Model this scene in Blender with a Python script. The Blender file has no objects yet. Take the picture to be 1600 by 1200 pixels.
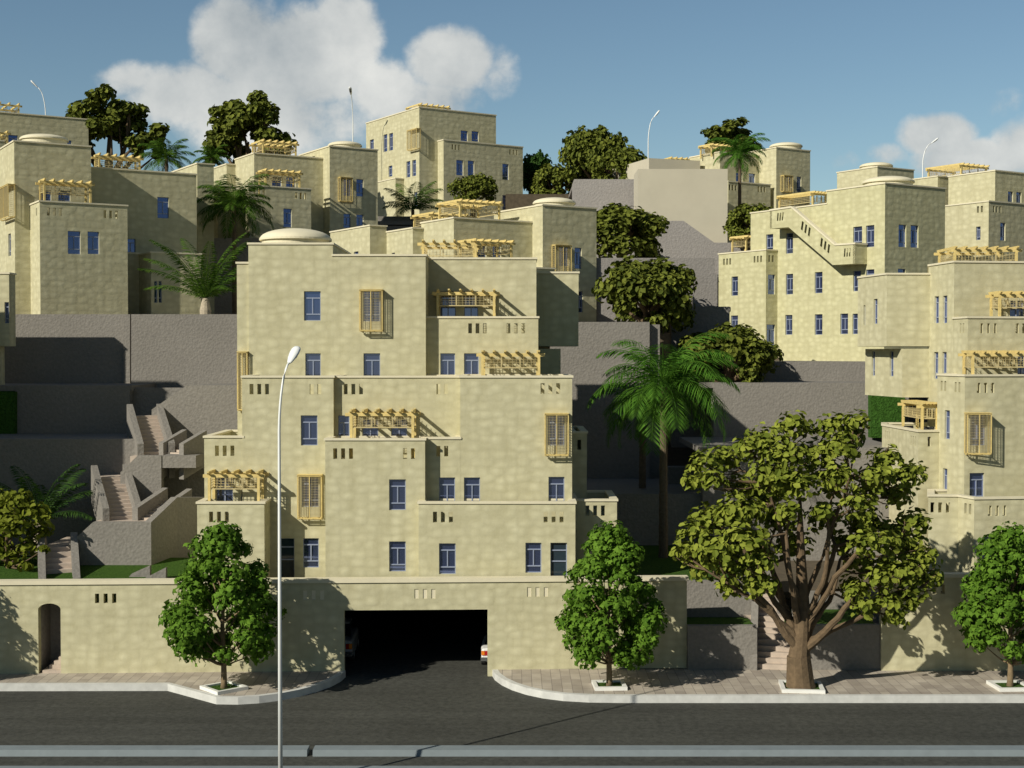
import bpy, math, random
from mathutils import Vector, Matrix
R = math.radians
random.seed(7)
SC = bpy.context.scene
COL = SC.collection
F = 2200.0; CZ = 14.3
PITCH = math.atan(50 / F)
CP, SP = math.cos(PITCH), math.sin(PITCH)

# ------------------------------------------------------------------ camera geometry helpers (photo pixels of the 1600x1200 picture -> metres)
def ray(px, py):
    x = (px - 800) / F; y = (600 - py) / F
    return Vector((x, CP + y * SP, -SP + y * CP))
def at(px, py, Y):
    d = ray(px, py); t = Y / d.y
    return Vector((d.x * t, Y, CZ + d.z * t))
def atz(px, py, z):
    d = ray(px, py); t = (z - CZ) / d.z
    return Vector((d.x * t, d.y * t, z))

# ------------------------------------------------------------------ materials
MATS = {}
def newmat(name):
    m = bpy.data.materials.new(name); m.use_nodes = True
    nt = m.node_tree; b = nt.nodes['Principled BSDF']
    MATS[name] = m
    return m, nt, b
def N(nt, kind, **kw):
    n = nt.nodes.new(kind)
    for k, v in kw.items():
        if k in n.inputs.keys(): n.inputs[k].default_value = v
        else: setattr(n, k, v)
    return n
def ramp(nt, fac, stops):
    r = nt.nodes.new('ShaderNodeValToRGB'); nt.links.new(fac, r.inputs[0])
    e = r.color_ramp.elements
    while len(e) < len(stops): e.new(0.5)
    for i, (p, c) in enumerate(stops):
        e[i].position = p; e[i].color = (c[0], c[1], c[2], 1)
    return r.outputs[0]
def mix(nt, fac, a, b, mode='MIX'):
    n = nt.nodes.new('ShaderNodeMix'); n.data_type = 'RGBA'; n.blend_type = mode
    for s, v in ((n.inputs[0], fac), (n.inputs[6], a), (n.inputs[7], b)):
        if hasattr(v, 'is_linked'): nt.links.new(v, s)
        elif isinstance(v, tuple): s.default_value = (v[0], v[1], v[2], 1)
        else: s.default_value = v
    return n.outputs[2]
def bump(nt, b, h, strength, dist):
    n = nt.nodes.new('ShaderNodeBump'); n.inputs['Strength'].default_value = strength; n.inputs['Distance'].default_value = dist
    nt.links.new(h, n.inputs['Height']); nt.links.new(n.outputs[0], b.inputs['Normal'])

def stone(name, c_lo, c_hi):
    m, nt, b = newmat(name)
    uv = N(nt, 'ShaderNodeUVMap').outputs[0]
    nz = N(nt, 'ShaderNodeTexNoise', Scale=.9, Detail=2.0); nt.links.new(uv, nz.inputs['Vector'])
    off = N(nt, 'ShaderNodeVectorMath', operation='MULTIPLY_ADD')
    nt.links.new(nz.outputs['Color'], off.inputs[0]); off.inputs[1].default_value = (.3, .26, 0); nt.links.new(uv, off.inputs[2])
    br = N(nt, 'ShaderNodeTexBrick'); nt.links.new(off.outputs[0], br.inputs['Vector'])
    for k, v in (('Scale', 1.0), ('Brick Width', .84), ('Row Height', .47), ('Mortar Size', .15), ('Mortar Smooth', 1.0), ('Bias', 0.0)): br.inputs[k].default_value = v
    br.inputs['Color1'].default_value = (.35, .35, .35, 1); br.inputs['Color2'].default_value = (.65, .65, .65, 1); br.inputs['Mortar'].default_value = (.5, .5, .5, 1)
    n1 = N(nt, 'ShaderNodeTexNoise', Scale=2.4, Detail=6.0, Roughness=.62); nt.links.new(uv, n1.inputs['Vector'])
    n2 = N(nt, 'ShaderNodeTexNoise', Scale=.22, Detail=4.0); nt.links.new(uv, n2.inputs['Vector'])
    n3 = N(nt, 'ShaderNodeTexNoise', Scale=14.0, Detail=4.0, Roughness=.7); nt.links.new(uv, n3.inputs['Vector'])
    base = ramp(nt, n1.outputs[0], [(.3, c_lo), (.7, c_hi)])
    vm = N(nt, 'ShaderNodeMapping'); nt.links.new(off.outputs[0], vm.inputs[0]); vm.inputs['Scale'].default_value = (1.75, 2.7, 1)
    vo = N(nt, 'ShaderNodeTexVoronoi', Scale=1.0); vo.feature = 'SMOOTH_F1'; nt.links.new(vm.outputs[0], vo.inputs['Vector']); vo.inputs['Smoothness'].default_value = .16; vo.inputs['Randomness'].default_value = .55
    base = mix(nt, 1.0, base, ramp(nt, vo.outputs['Distance'], [(.12, (1.05, 1.05, 1.05)), (.60, (.875, .868, .845))]), 'MULTIPLY')
    base = mix(nt, .12, base, br.outputs['Color'], 'SOFT_LIGHT')
    base = mix(nt, .3, base, ramp(nt, n2.outputs[0], [(.35, (.45, .45, .45)), (.65, (.57, .565, .54))]), 'SOFT_LIGHT')
    base = mix(nt, .18, base, ramp(nt, n3.outputs[0], [(.35, (.36, .36, .36)), (.65, (.64, .64, .64))]), 'SOFT_LIGHT')
    jf = N(nt, 'ShaderNodeMath', operation='MULTIPLY'); nt.links.new(br.outputs['Fac'], jf.inputs[0]); jf.inputs[1].default_value = .05
    base = mix(nt, jf.outputs[0], base, tuple(c * .86 for c in c_lo))
    sm = N(nt, 'ShaderNodeMapping'); nt.links.new(uv, sm.inputs[0]); sm.inputs['Scale'].default_value = (1.6, .22, 1)
    n4 = N(nt, 'ShaderNodeTexNoise', Scale=1.0, Detail=6.0, Roughness=.65); nt.links.new(sm.outputs[0], n4.inputs['Vector'])
    base = mix(nt, .8, base, ramp(nt, n4.outputs[0], [(.30, (.89, .88, .85)), (.55, (1, 1, 1))]), 'MULTIPLY')
    nt.links.new(base, b.inputs['Base Color']); b.inputs['Roughness'].default_value = .95; b.inputs['Specular IOR Level'].default_value = .15
    hm = N(nt, 'ShaderNodeMath', operation='MULTIPLY_ADD'); nt.links.new(br.outputs['Fac'], hm.inputs[0]); hm.inputs[1].default_value = -.22; nt.links.new(n1.outputs[0], hm.inputs[2])
    hv = N(nt, 'ShaderNodeMath', operation='MULTIPLY_ADD'); nt.links.new(vo.outputs['Distance'], hv.inputs[0]); hv.inputs[1].default_value = -1.5; nt.links.new(hm.outputs[0], hv.inputs[2])
    bump(nt, b, hv.outputs[0], .24, .05)
    return m
STONE = stone('limestone', (.562, .530, .355), (.612, .580, .402))
STONEY = stone('yellow limestone', (.572, .548, .342), (.622, .598, .388))

def plain(name, col, rough=.6, var=.15, scale=6.0, bmp=0., metal=0., bd=.02, spec=.5):
    m, nt, b = newmat(name)
    tc = N(nt, 'ShaderNodeTexCoord').outputs['Object']
    nz = N(nt, 'ShaderNodeTexNoise', Scale=scale, Detail=5.0, Roughness=.6); nt.links.new(tc, nz.inputs['Vector'])
    c = ramp(nt, nz.outputs[0], [(.25, tuple(x * (1 - var) for x in col)), (.75, tuple(min(1, x * (1 + var)) for x in col))])
    nt.links.new(c, b.inputs['Base Color']); b.inputs['Roughness'].default_value = rough; b.inputs['Metallic'].default_value = metal
    b.inputs['Specular IOR Level'].default_value = spec
    if bmp: bump(nt, b, nz.outputs[0], bmp, bd)
    return m
CAP = plain('pale coping stone', (.72, .66, .49), .8, .06, 2.0)
DOME = plain('dome plaster', (.74, .68, .50), .8, .07, 1.2)
PLAIN = plain('plain beige render', (.52, .48, .38), .9, .05, .6)
WOOD = plain('yellow timber', (.68, .53, .21), .6, .18, 5.0, .1)
LATT = plain('lattice timber', (.52, .43, .22), .6, .12, 5.0)
FRAME = plain('window frame paint', (.27, .31, .42), .4, .05)
WHITE = plain('white paint', (.78, .78, .75), .5, .06, 3.0)
KERB = plain('kerb concrete', (.60, .60, .58), .8, .14, 2.5, .15)
MEDIAN = plain('median concrete', (.20, .235, .255), .8, .1, 2.0, .2)
LAMPW = plain('lamp enamel', (.84, .86, .86), .3, .03)
LAMPD = plain('lamp glass', (.16, .17, .17), .3, .03)
BARK = plain('brown bark', (.135, .092, .052), .95, .35, 4.0, .7, bd=.06)
BARKT = plain('light bark', (.21, .15, .085), .95, .3, 5.0, .6, bd=.05)
PBARK = plain('palm bark', (.13, .095, .06), .95, .3, 9.0, .8, bd=.05)
PBASE = plain('palm base', (.42, .36, .27), .9, .25, 9.0, .6)
SOIL = plain('soil', (.09, .07, .045), 1, .3, 3.0, .6)
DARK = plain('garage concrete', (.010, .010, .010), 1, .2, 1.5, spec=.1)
HEDGE = plain('hedge green', (.045, .115, .018), 1, .5, 9.0, 1.0, bd=.15, spec=.1)
CARW = plain('white car paint', (.78, .78, .76), .18, .01)
CARS = plain('silver car paint', (.36, .37, .40), .2, .02)
RUBBER = plain('tyre rubber', (.02, .02, .02), .8, .1)
RIM = plain('alloy rim', (.5, .5, .5), .3, .05, metal=.8)
CGLASS = plain('car glass', (.02, .025, .03), .05, .02)
AMBER = plain('amber lens', (.85, .24, .02), .2, .02)
REDL = plain('red lens', (.45, .02, .02), .2, .02)
CHROME = plain('chrome', (.6, .62, .65), .15, .02, metal=.9)

def concrete(name, col):
    m, nt, b = newmat(name)
    uv = N(nt, 'ShaderNodeUVMap').outputs[0]
    n1 = N(nt, 'ShaderNodeTexNoise', Scale=5.5, Detail=5.0, Roughness=.65); nt.links.new(uv, n1.inputs['Vector'])
    n2 = N(nt, 'ShaderNodeTexNoise', Scale=.35, Detail=4.0); nt.links.new(uv, n2.inputs['Vector'])
    vo = N(nt, 'ShaderNodeTexVoronoi', Scale=7.5); nt.links.new(uv, vo.inputs['Vector'])
    c = ramp(nt, n1.outputs[0], [(.3, tuple(x * .86 for x in col)), (.7, tuple(x * 1.12 for x in col))])
    c = mix(nt, .35, c, ramp(nt, n2.outputs[0], [(.3, (.4, .4, .4)), (.7, (.6, .6, .6))]), 'SOFT_LIGHT')
    nt.links.new(c, b.inputs['Base Color']); b.inputs['Roughness'].default_value = .95; b.inputs['Specular IOR Level'].default_value = .2
    a = N(nt, 'ShaderNodeMath', operation='ADD'); nt.links.new(n1.outputs[0], a.inputs[0]); nt.links.new(vo.outputs['Distance'], a.inputs[1])
    bump(nt, b, a.outputs[0], .42, .04)
    return m
GREY = concrete('rough grey render', (.236, .220, .200))
GREYP = concrete('mauve grey render', (.265, .247, .234))
GREYL = concrete('pale mauve render', (.32, .30, .288))
STEP = plain('pink stair stone', (.50, .415, .345), .85, .14, 3.0, .2)

def asphalt():
    m, nt, b = newmat('asphalt')
    tc = N(nt, 'ShaderNodeTexCoord').outputs['Object']
    n1 = N(nt, 'ShaderNodeTexNoise', Scale=3.6, Detail=8.0, Roughness=.85); nt.links.new(tc, n1.inputs['Vector'])
    n2 = N(nt, 'ShaderNodeTexNoise', Scale=.22, Detail=4.0); nt.links.new(tc, n2.inputs['Vector'])
    c = ramp(nt, n1.outputs[0], [(.34, (.030, .031, .027)), (.66, (.092, .093, .082))])
    c = mix(nt, .5, c, ramp(nt, n2.outputs[0], [(.3, (.36, .36, .36)), (.7, (.62, .62, .62))]), 'SOFT_LIGHT')
    mp = N(nt, 'ShaderNodeMapping'); nt.links.new(tc, mp.inputs[0]); mp.inputs['Scale'].default_value = (.035, .9, 1)
    n3 = N(nt, 'ShaderNodeTexNoise', Scale=1.0, Detail=4.0); nt.links.new(mp.outputs[0], n3.inputs['Vector'])
    c = mix(nt, .45, c, ramp(nt, n3.outputs[0], [(.35, (.36, .36, .36)), (.65, (.60, .60, .60))]), 'SOFT_LIGHT')
    nt.links.new(c, b.inputs['Base Color']); b.inputs['Roughness'].default_value = .9; b.inputs['Specular IOR Level'].default_value = .25
    bump(nt, b, n1.outputs[0], .5, .03)
    return m
ASPH = asphalt()
def paving():
    m, nt, b = newmat('pavement slabs')
    tc = N(nt, 'ShaderNodeTexCoord').outputs['Object']
    mp = N(nt, 'ShaderNodeMapping'); nt.links.new(tc, mp.inputs[0]); mp.inputs['Rotation'].default_value = (0, 0, R(90))
    br = N(nt, 'ShaderNodeTexBrick'); nt.links.new(mp.outputs[0], br.inputs['Vector'])
    for k, v in (('Scale', 1.0), ('Brick Width', 1.1), ('Row Height', .42), ('Mortar Size', .016), ('Mortar Smooth', .4), ('Bias', 0.0)):
        br.inputs[k].default_value = v
    br.inputs['Color1'].default_value = (.335, .29, .245, 1); br.inputs['Color2'].default_value = (.475, .42, .35, 1); br.inputs['Mortar'].default_value = (.22, .19, .17, 1)
    n1 = N(nt, 'ShaderNodeTexNoise', Scale=1.3, Detail=5.0); nt.links.new(tc, n1.inputs['Vector'])
    c = mix(nt, .6, br.outputs['Color'], ramp(nt, n1.outputs[0], [(.3, (.33, .33, .33)), (.7, (.66, .66, .66))]), 'SOFT_LIGHT')
    nt.links.new(c, b.inputs['Base Color']); b.inputs['Roughness'].default_value = .85
    return m
PAVE = paving()
def grass():
    m, nt, b = newmat('grass')
    tc = N(nt, 'ShaderNodeTexCoord').outputs['Object']
    n1 = N(nt, 'ShaderNodeTexNoise', Scale=9.0, Detail=6.0, Roughness=.75); nt.links.new(tc, n1.inputs['Vector'])
    c = ramp(nt, n1.outputs[0], [(.3, (.028, .068, .010)), (.7, (.085, .165, .028))])
    nt.links.new(c, b.inputs['Base Color']); b.inputs['Roughness'].default_value = 1; b.inputs['Specular IOR Level'].default_value = .1
    bump(nt, b, n1.outputs[0], 1.0, .12)
    return m
GRASS = grass()
def glass():
    m, nt, b = newmat('blue window glass')
    tc = N(nt, 'ShaderNodeTexCoord').outputs['Object']
    n1 = N(nt, 'ShaderNodeTexNoise', Scale=.6, Detail=1.0); nt.links.new(tc, n1.inputs['Vector'])
    nt.links.new(ramp(nt, n1.outputs[0], [(.3, (.14, .19, .42)), (.7, (.175, .225, .46))]), b.inputs['Base Color'])
    b.inputs['Metallic'].default_value = .85; b.inputs['Roughness'].default_value = .06
    return m
GLASS = glass()
GLASSD = plain('dark door glass', (.025, .040, .055), .08, .1, .6)
def leafmat(name, lo, hi, tr=.25):
    m, nt, b = newmat(name)
    geo = N(nt, 'ShaderNodeNewGeometry')
    c = ramp(nt, geo.outputs['Random Per Island'], [(0, lo), (1, hi)])
    nt.links.new(c, b.inputs['Base Color']); b.inputs['Roughness'].default_value = .7; b.inputs['Specular IOR Level'].default_value = .12
    t = N(nt, 'ShaderNodeBsdfTranslucent'); nt.links.new(c, t.inputs[0])
    ms = N(nt, 'ShaderNodeMixShader'); ms.inputs[0].default_value = tr
    nt.links.new(b.outputs[0], ms.inputs[1]); nt.links.new(t.outputs[0], ms.inputs[2])
    nt.links.new(ms.outputs[0], nt.nodes['Material Output'].inputs[0])
    return m
LEAF_S = leafmat('fresh green leaves', (.055, .125, .010), (.150, .275, .030), .22)
LEAF_B = leafmat('yellow green leaves', (.11, .145, .016), (.27, .305, .045), .10)
LEAF_D = leafmat('dark olive leaves', (.060, .080, .012), (.180, .205, .032), .10)
LEAF_Y = leafmat('olive garden leaves', (.115, .145, .012), (.20, .23, .028))
LEAF_K = leafmat('deep green leaves', (.020, .055, .010), (.050, .105, .018), .15)
LEAF_Q = leafmat('dark palm leaflets', (.034, .088, .008), (.095, .175, .018), .2)
LEAF_P = leafmat('palm leaflets', (.036, .112, .010), (.10, .225, .024))

# ------------------------------------------------------------------ mesh builder
class MB:
    def __init__(s): s.v = []; s.f = []; s.sm = False
    def quad(s, *p):
        i = len(s.v); s.v.extend(tuple(q) for q in p); s.f.append(tuple(range(i, i + len(p))))
    def box(s, a, b):
        x0, y0, z0 = a; x1, y1, z1 = b
        i = len(s.v)
        s.v += [(x0, y0, z0), (x1, y0, z0), (x1, y1, z0), (x0, y1, z0), (x0, y0, z1), (x1, y0, z1), (x1, y1, z1), (x0, y1, z1)]
        for f in ((0, 3, 2, 1), (4, 5, 6, 7), (0, 1, 5, 4), (1, 2, 6, 5), (2, 3, 7, 6), (3, 0, 4, 7)): s.f.append(tuple(i + k for k in f))
    def bar(s, a, b, w, h=None, up=(0, 0, 1)):
        a = Vector(a); b = Vector(b); d = (b - a).normalized(); h = h or w
        u = Vector(up)
        if abs(d.dot(u)) > .95: u = Vector((0, 1, 0))
        sx = d.cross(u).normalized() * w / 2; sy = sx.cross(d).normalized() * h / 2
        i = len(s.v)
        for p in (a, b):
            for k in ((-1, -1), (1, -1), (1, 1), (-1, 1)): s.v.append(tuple(p + sx * k[0] + sy * k[1]))
        for f in ((0, 1, 2, 3), (7, 6, 5, 4), (0, 4, 5, 1), (1, 5, 6, 2), (2, 6, 7, 3), (3, 7, 4, 0)): s.f.append(tuple(i + k for k in f))
    def tube(s, pts, rads, n=8, flat=1.0):
        pts = [Vector(p) for p in pts]; rings = []
        for i, p in enumerate(pts):
            d = (pts[min(i + 1, len(pts) - 1)] - pts[max(i - 1, 0)]).normalized()
            u = Vector((0, 1, 0)) if abs(d.z) > .9 else Vector((0, 0, 1))
            a = d.cross(u).normalized(); c = d.cross(a).normalized()
            r = []
            for k in range(n):
                t = 2 * math.pi * k / n
                s.v.append(tuple(p + (a * math.cos(t) + c * math.sin(t) * flat) * rads[i])); r.append(len(s.v) - 1)
            rings.append(r)
        for i in range(len(rings) - 1):
            for k in range(n):
                s.f.append((rings[i][k], rings[i + 1][k], rings[i + 1][(k + 1) % n], rings[i][(k + 1) % n]))
        s.f.append(tuple(rings[0])); s.f.append(tuple(reversed(rings[-1])))
    def lathe(s, c, prof, n=36):
        c = Vector(c); rings = []
        for r, z in prof:
            ring = []
            for k in range(n):
                t = 2 * math.pi * k / n
                s.v.append((c.x + r * math.cos(t), c.y + r * math.sin(t), c.z + z)); ring.append(len(s.v) - 1)
            rings.append(ring)
        for i in range(len(rings) - 1):
            for k in range(n): s.f.append((rings[i][k], rings[i][(k + 1) % n], rings[i + 1][(k + 1) % n], rings[i + 1][k]))
    def prism(s, poly, d):      # poly: list of 3-D points, d: extrusion vector
        d = Vector(d); n = len(poly); i = len(s.v)
        s.v += [tuple(p) for p in poly] + [tuple(Vector(p) + d) for p in poly]
        s.f.append(tuple(range(i, i + n))); s.f.append(tuple(reversed(range(i + n, i + 2 * n))))
        for k in range(n): s.f.append((i + k, i + n + k, i + n + (k + 1) % n, i + (k + 1) % n))
    def build(s, name, mat, parent=None, smooth=False, uv=True, loc=None):
        me = bpy.data.meshes.new(name); me.from_pydata(s.v, [], s.f); me.update()
        if uv:
            l = me.uv_layers.new(name='UVMap'); dat = l.data
            for p in me.polygons:
                n = p.normal
                if abs(n.z) < .8: t = Vector((-n.y, n.x, 0)).normalized(); w = Vector((0, 0, 1))
                else: t = Vector((1, 0, 0)); w = Vector((0, 1, 0))
                for li in p.loop_indices:
                    co = me.vertices[me.loops[li].vertex_index].co
                    dat[li].uv = (co.dot(t), co.dot(w))
        if smooth: me.polygons.foreach_set('use_smooth', [True] * len(me.polygons))
        me.materials.append(mat)
        o = bpy.data.objects.new(name, me); COL.objects.link(o)
        if loc is not None: o.location = loc
        if parent: o.parent = parent
        return o
def tag(o, label=None, cat=None, group=None, kind=None):
    if label: o['label'] = label
    if cat: o['category'] = cat
    if group: o['group'] = group
    if kind: o['kind'] = kind
    return o
def thing(name, label, cat, loc=(0, 0, 0), rz=0, group=None):
    o = bpy.data.objects.new(name, None); COL.objects.link(o); o.location = loc; o.rotation_euler = (0, 0, rz)
    o.empty_display_size = .3
    return tag(o, label, cat, group)
def copy_tree(o, parent=None):
    c = o.copy(); COL.objects.link(c); c.parent = parent
    for ch in list(o.children): copy_tree(ch, c)
    return c

# ------------------------------------------------------------------ frames and houses
class Frame:
    def __init__(s, px, py, Y, deg):
        o = at(px, py, Y) if px is not None else Vector((0, 0, 0))
        s.o = Vector((o.x, o.y, 0)); s.a = R(deg)
        s.e1 = Vector((math.cos(s.a), math.sin(s.a), 0)); s.e2 = Vector((-math.sin(s.a), math.cos(s.a), 0))
    def loc(s, w): d = w - s.o; return Vector((d.dot(s.e1), d.dot(s.e2), w.z))
    def world(s, u, v, z): return s.o + s.e1 * u + s.e2 * v + Vector((0, 0, z))
    def hit(s, px, py, n, c):     # ray with vertical plane n.(u,v) = c in local coordinates
        d = ray(px, py); dl = Vector((d.dot(s.e1), d.dot(s.e2), d.z)); c0 = s.loc(Vector((0, 0, CZ)))
        t = (c - c0.x * n[0] - c0.y * n[1]) / (dl.x * n[0] + dl.y * n[1])
        return c0 + dl * t
    def f(s, px, py, v): return s.hit(px, py, (0, 1), v)
    def l(s, px, py, u): return s.hit(px, py, (1, 0), u)

def offset_poly(poly, d):        # CCW polygon, d > 0 grows outwards
    n = len(poly); out = []
    for i in range(n):
        a = Vector(poly[i - 1]); b = Vector(poly[i]); c = Vector(poly[(i + 1) % n])
        d1 = (b - a).normalized(); d2 = (c - b).normalized()
        n1 = Vector((d1.y, -d1.x)); n2 = Vector((d2.y, -d2.x))
        k = 1 + n1.dot(n2)
        out.append(b + (n1 + n2) * (d / max(k, .3)))
    return out
def facade(mb, p0, p1, z0, z1, holes):   # wall seen from its right-hand side; holes: (s0, s1, za, zb, depth)
    p0 = Vector(p0); p1 = Vector(p1); L = (p1 - p0).length; d = (p1 - p0) / L; n = Vector((d.y, -d.x))
    hs = [(max(a, .01), min(b, L - .01), max(c, z0), min(e, z1 - .01), dp) for a, b, c, e, dp in holes]
    hs = [h for h in hs if h[1] - h[0] > .02 and h[3] - h[2] > .02]
    xs = sorted({0, L, *[h[0] for h in hs], *[h[1] for h in hs]}); zs = sorted({z0, z1, *[h[2] for h in hs], *[h[3] for h in hs]})
    P = lambda s_, z, k=0: (p0.x + d.x * s_ - n.x * k, p0.y + d.y * s_ - n.y * k, z)
    for j in range(len(zs) - 1):
        zc = (zs[j] + zs[j + 1]) / 2; run = None
        for i in range(len(xs) - 1):
            xc = (xs[i] + xs[i + 1]) / 2
            solid = not any(h[0] < xc < h[1] and h[2] < zc < h[3] for h in hs)
            if solid and run is None: run = xs[i]
            if run is not None and (not solid or i == len(xs) - 2):
                e = xs[i + 1] if solid else xs[i]
                mb.quad(P(run, zs[j]), P(e, zs[j]), P(e, zs[j + 1]), P(run, zs[j + 1])); run = None
    for a, b, c, e, k in hs:
        if k <= 0: continue
        mb.quad(P(a, c), P(a, c, k), P(a, e, k), P(a, e)); mb.quad(P(b, c, k), P(b, c), P(b, e), P(b, e, k))
        mb.quad(P(a, c), P(b, c), P(b, c, k), P(a, c, k)); mb.quad(P(a, e, k), P(b, e, k), P(b, e), P(a, e))

TH = .24; REV = .15
class House(Frame):
    def __init__(s, name, label, px, py, Y, deg, z0, group=None, cat='house'):
        super().__init__(px, py, Y, deg); s.z0 = z0
        s.root = thing(name, label, cat, s.o + Vector((0, 0, z0)), s.a, group)
        s.off = Vector((0, 0, -z0))
    def part(s, mb, name, mat, parent=None, **k):
        o = mb.build(name, mat, parent or s.root, **k)
        if parent is None: o.location = s.off
        return o
    def block(s, x0, y0, x1, v0=None, u0=None, dv=None, xl=None, z0=None, zb=None, u1=None, wf=(), wl=(), sf=(), sl=(), **k):
        if v0 is None: v0 = s.l(x0, y0, u0).y
        h = s.f(x0, y0, v0)
        if u0 is None: u0 = h.x
        z1 = h.z
        if u1 is None: u1 = s.f(x1, y0, v0).x
        v1 = v0 + dv if dv is not None else s.l(xl, y0, u0).y
        if zb is not None: z0 = s.f(x0, zb, v0).z
        if z0 is None: z0 = s.z0
        s.poly([(u0, v0), (u1, v0), (u1, v1), (u0, v1)], z0, z1, {0: wf, 3: wl}, {0: sf, 3: sl}, **k)
        return dict(u0=u0, u1=u1, v0=v0, v1=v1, z0=z0, z1=z1)
    def poly(s, P, z0, z1, wins={}, slits={}, par=.9, cap=True, mat=None, bottom=False, ct=.09):
        P = [Vector(p) for p in P]; n = len(P); Q = offset_poly(P, -TH); mb = MB()
        dk = z1 - par
        for i in range(n):
            a, b = P[i], P[(i + 1) % n]; d = (b - a).normalized(); nn = Vector((d.y, -d.x)); c = a.dot(nn)
            holes = []; thru = []
            for w in wins.get(i, ()):
                x0, y0, x1, y1 = w[:4]; xm = (x0 + x1) / 2
                A = s.hit(x0, (y0 + y1) / 2, nn, c); B = s.hit(x1, (y0 + y1) / 2, nn, c)
                sa = (A.xy - a).dot(d); sb = (B.xy - a).dot(d); sa, sb = min(sa, sb), max(sa, sb)
                za = s.hit(xm, y1, nn, c).z; zb = s.hit(xm, y0, nn, c).z
                za = max(za, z0 + .02)
                holes.append((sa, sb, za, zb, REV)); s.window(a, d, nn, sa, sb, za, zb, w[4] if len(w) > 4 else 'w')
            for sl in slits.get(i, ()):
                k = sl[2] if len(sl) > 2 else 3
                A = s.hit(sl[0], sl[1], nn, c); sc = (A.xy - a).dot(d)
                for q in range(k):
                    m = sc + (q - (k - 1) / 2) * .355
                    zc = min(max(A.z, dk + .30), z1 - .33)
                    thru.append((m - .09, m + .09, zc - .24, zc + .24, TH))
            facade(mb, a, b, z0, z1, holes + thru)
            qa, qb = Q[i], Q[(i + 1) % n]; sh = (qa - a).dot(d)
            # inner parapet face, seen from the terrace
            Lq = (qb - qa).dot(d)
            facade(mb, qb, qa, dk, z1, [(Lq - (h[1] - sh), Lq - (h[0] - sh), h[2], h[3], 0) for h in thru])
        mb.quad(*[(p.x, p.y, dk) for p in Q])
        if bottom: mb.quad(*[(p.x, p.y, z0) for p in reversed(P)])
        if not cap:
            for i in range(n): mb.quad((P[i].x, P[i].y, z1), (P[(i + 1) % n].x, P[(i + 1) % n].y, z1), (Q[(i + 1) % n].x, Q[(i + 1) % n].y, z1), (Q[i].x, Q[i].y, z1))
        s.part(mb, 'wall', mat or STONE)
        if cap:
            cb = MB(); A = offset_poly(P, .055); B = offset_poly(P, -TH - .05)
            for i in range(n):
                j = (i + 1) % n; a, b, c, e = A[i], A[j], B[j], B[i]; h0, h1 = z1 - .004, z1 + ct
                cb.quad((a.x, a.y, h1), (b.x, b.y, h1), (c.x, c.y, h1), (e.x, e.y, h1)); cb.quad((b.x, b.y, h0), (a.x, a.y, h0), (e.x, e.y, h0), (c.x, c.y, h0))
                cb.quad((a.x, a.y, h0), (b.x, b.y, h0), (b.x, b.y, h1), (a.x, a.y, h1)); cb.quad((c.x, c.y, h0), (e.x, e.y, h0), (e.x, e.y, h1), (c.x, c.y, h1))
            s.part(cb, 'parapet_cap', CAP)
    def window(s, a, d, nn, sa, sb, za, zb, kind):
        P = lambda q, z, k: (a.x + d.x * q - nn.x * k, a.y + d.y * q - nn.y * k, z)
        fb = MB(); w = sb - sa; h = zb - za; t = .045; k = REV - .035; up = (nn.x, nn.y, 0)
        def hb(z, q0=sa, q1=sb): fb.bar(P(q0, z, k), P(q1, z, k), .05, t, (0, 0, 1))
        def vb(q, z0_, z1_): fb.bar(P(q, z0_, k), P(q, z1_, k), .05, t, up)
        t = .03
        for q in (sa + t / 2, sb - t / 2): vb(q, za, zb)
        hb(zb - t / 2); hb(za + t / 2); t = .055
        if kind == 'd': hb(zb - h * .2); hb(za + h * .52)
        else:
            hb(zb - h * .23); hb(za + h * .22)
            if w > .35: vb((sa + sb) / 2, za + h * .22, zb - h * .23)
        o = s.part(fb, 'glass_door' if kind == 'd' else 'window', FRAME, uv=False)
        pb = MB(); pb.box((0, 0, 0), (1, 1, 1))
        c = [P(sa, za, REV - .012), P(sb, za, REV - .012), P(sb, za, REV + .02), P(sa, za, REV + .02)]
        pb.v = c + [(x, y, zb) for x, y, z in c]
        pb.build('pane', GLASSD if kind == 'd' else GLASS, o, uv=False)
    def bay(s, rect, v=None, u=None, depth=.42):
        x0, y0, x1, y1 = rect; ym = (y0 + y1) / 2
        hitf = (lambda x, y: s.f(x, y, v - depth)) if v is not None else (lambda x, y: s.l(x, y, u - depth))
        A = hitf(x0, ym); B = hitf(x1, ym); za = hitf((x0 + x1) / 2, y1).z; zb = hitf((x0 + x1) / 2, y0).z
        d = (B - A); d.z = 0; w = d.length; d.normalize(); inn = Vector((0, 1, 0)) if v is not None else Vector((1, 0, 0))
        P = lambda q, k, z: Vector((A.x, A.y, z)) + d * q + inn * k
        fb = MB(); lb = MB(); t = .042
        for z in (za, zb):
            for k in (0, depth - .03): fb.bar(P(-t / 2, k, z), P(w + t / 2, k, z), t)
            for q in (0, w): fb.bar(P(q, 0, z), P(q, depth, z), t * .9)
        for q in (0, w):
            for k in (0, depth - .03): fb.bar(P(q, k, za), P(q, k, zb), t, up=inn)
        fb.bar(P(w / 2, 0, za), P(w / 2, 0, zb), t * .8, up=inn)
        fb.bar(P(-.03, depth / 2, za - .05), P(w + .03, depth / 2, za - .05), depth * .3, .03)
        fb.bar(P(-.03, depth / 2, zb + .05), P(w + .03, depth / 2, zb + .05), depth + .1, .03)
        nv = max(9, int(w / .062)); nh = int((zb - za) / .12)
        for i in range(1, nv): lb.bar(P(w * i / nv, .01, za), P(w * i / nv, .01, zb), .010, .010, up=inn)
        for i in range(1, nh): z = za + (zb - za) * i / nh; lb.bar(P(0, .03, z), P(w, .03, z), .008, .008)
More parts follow.
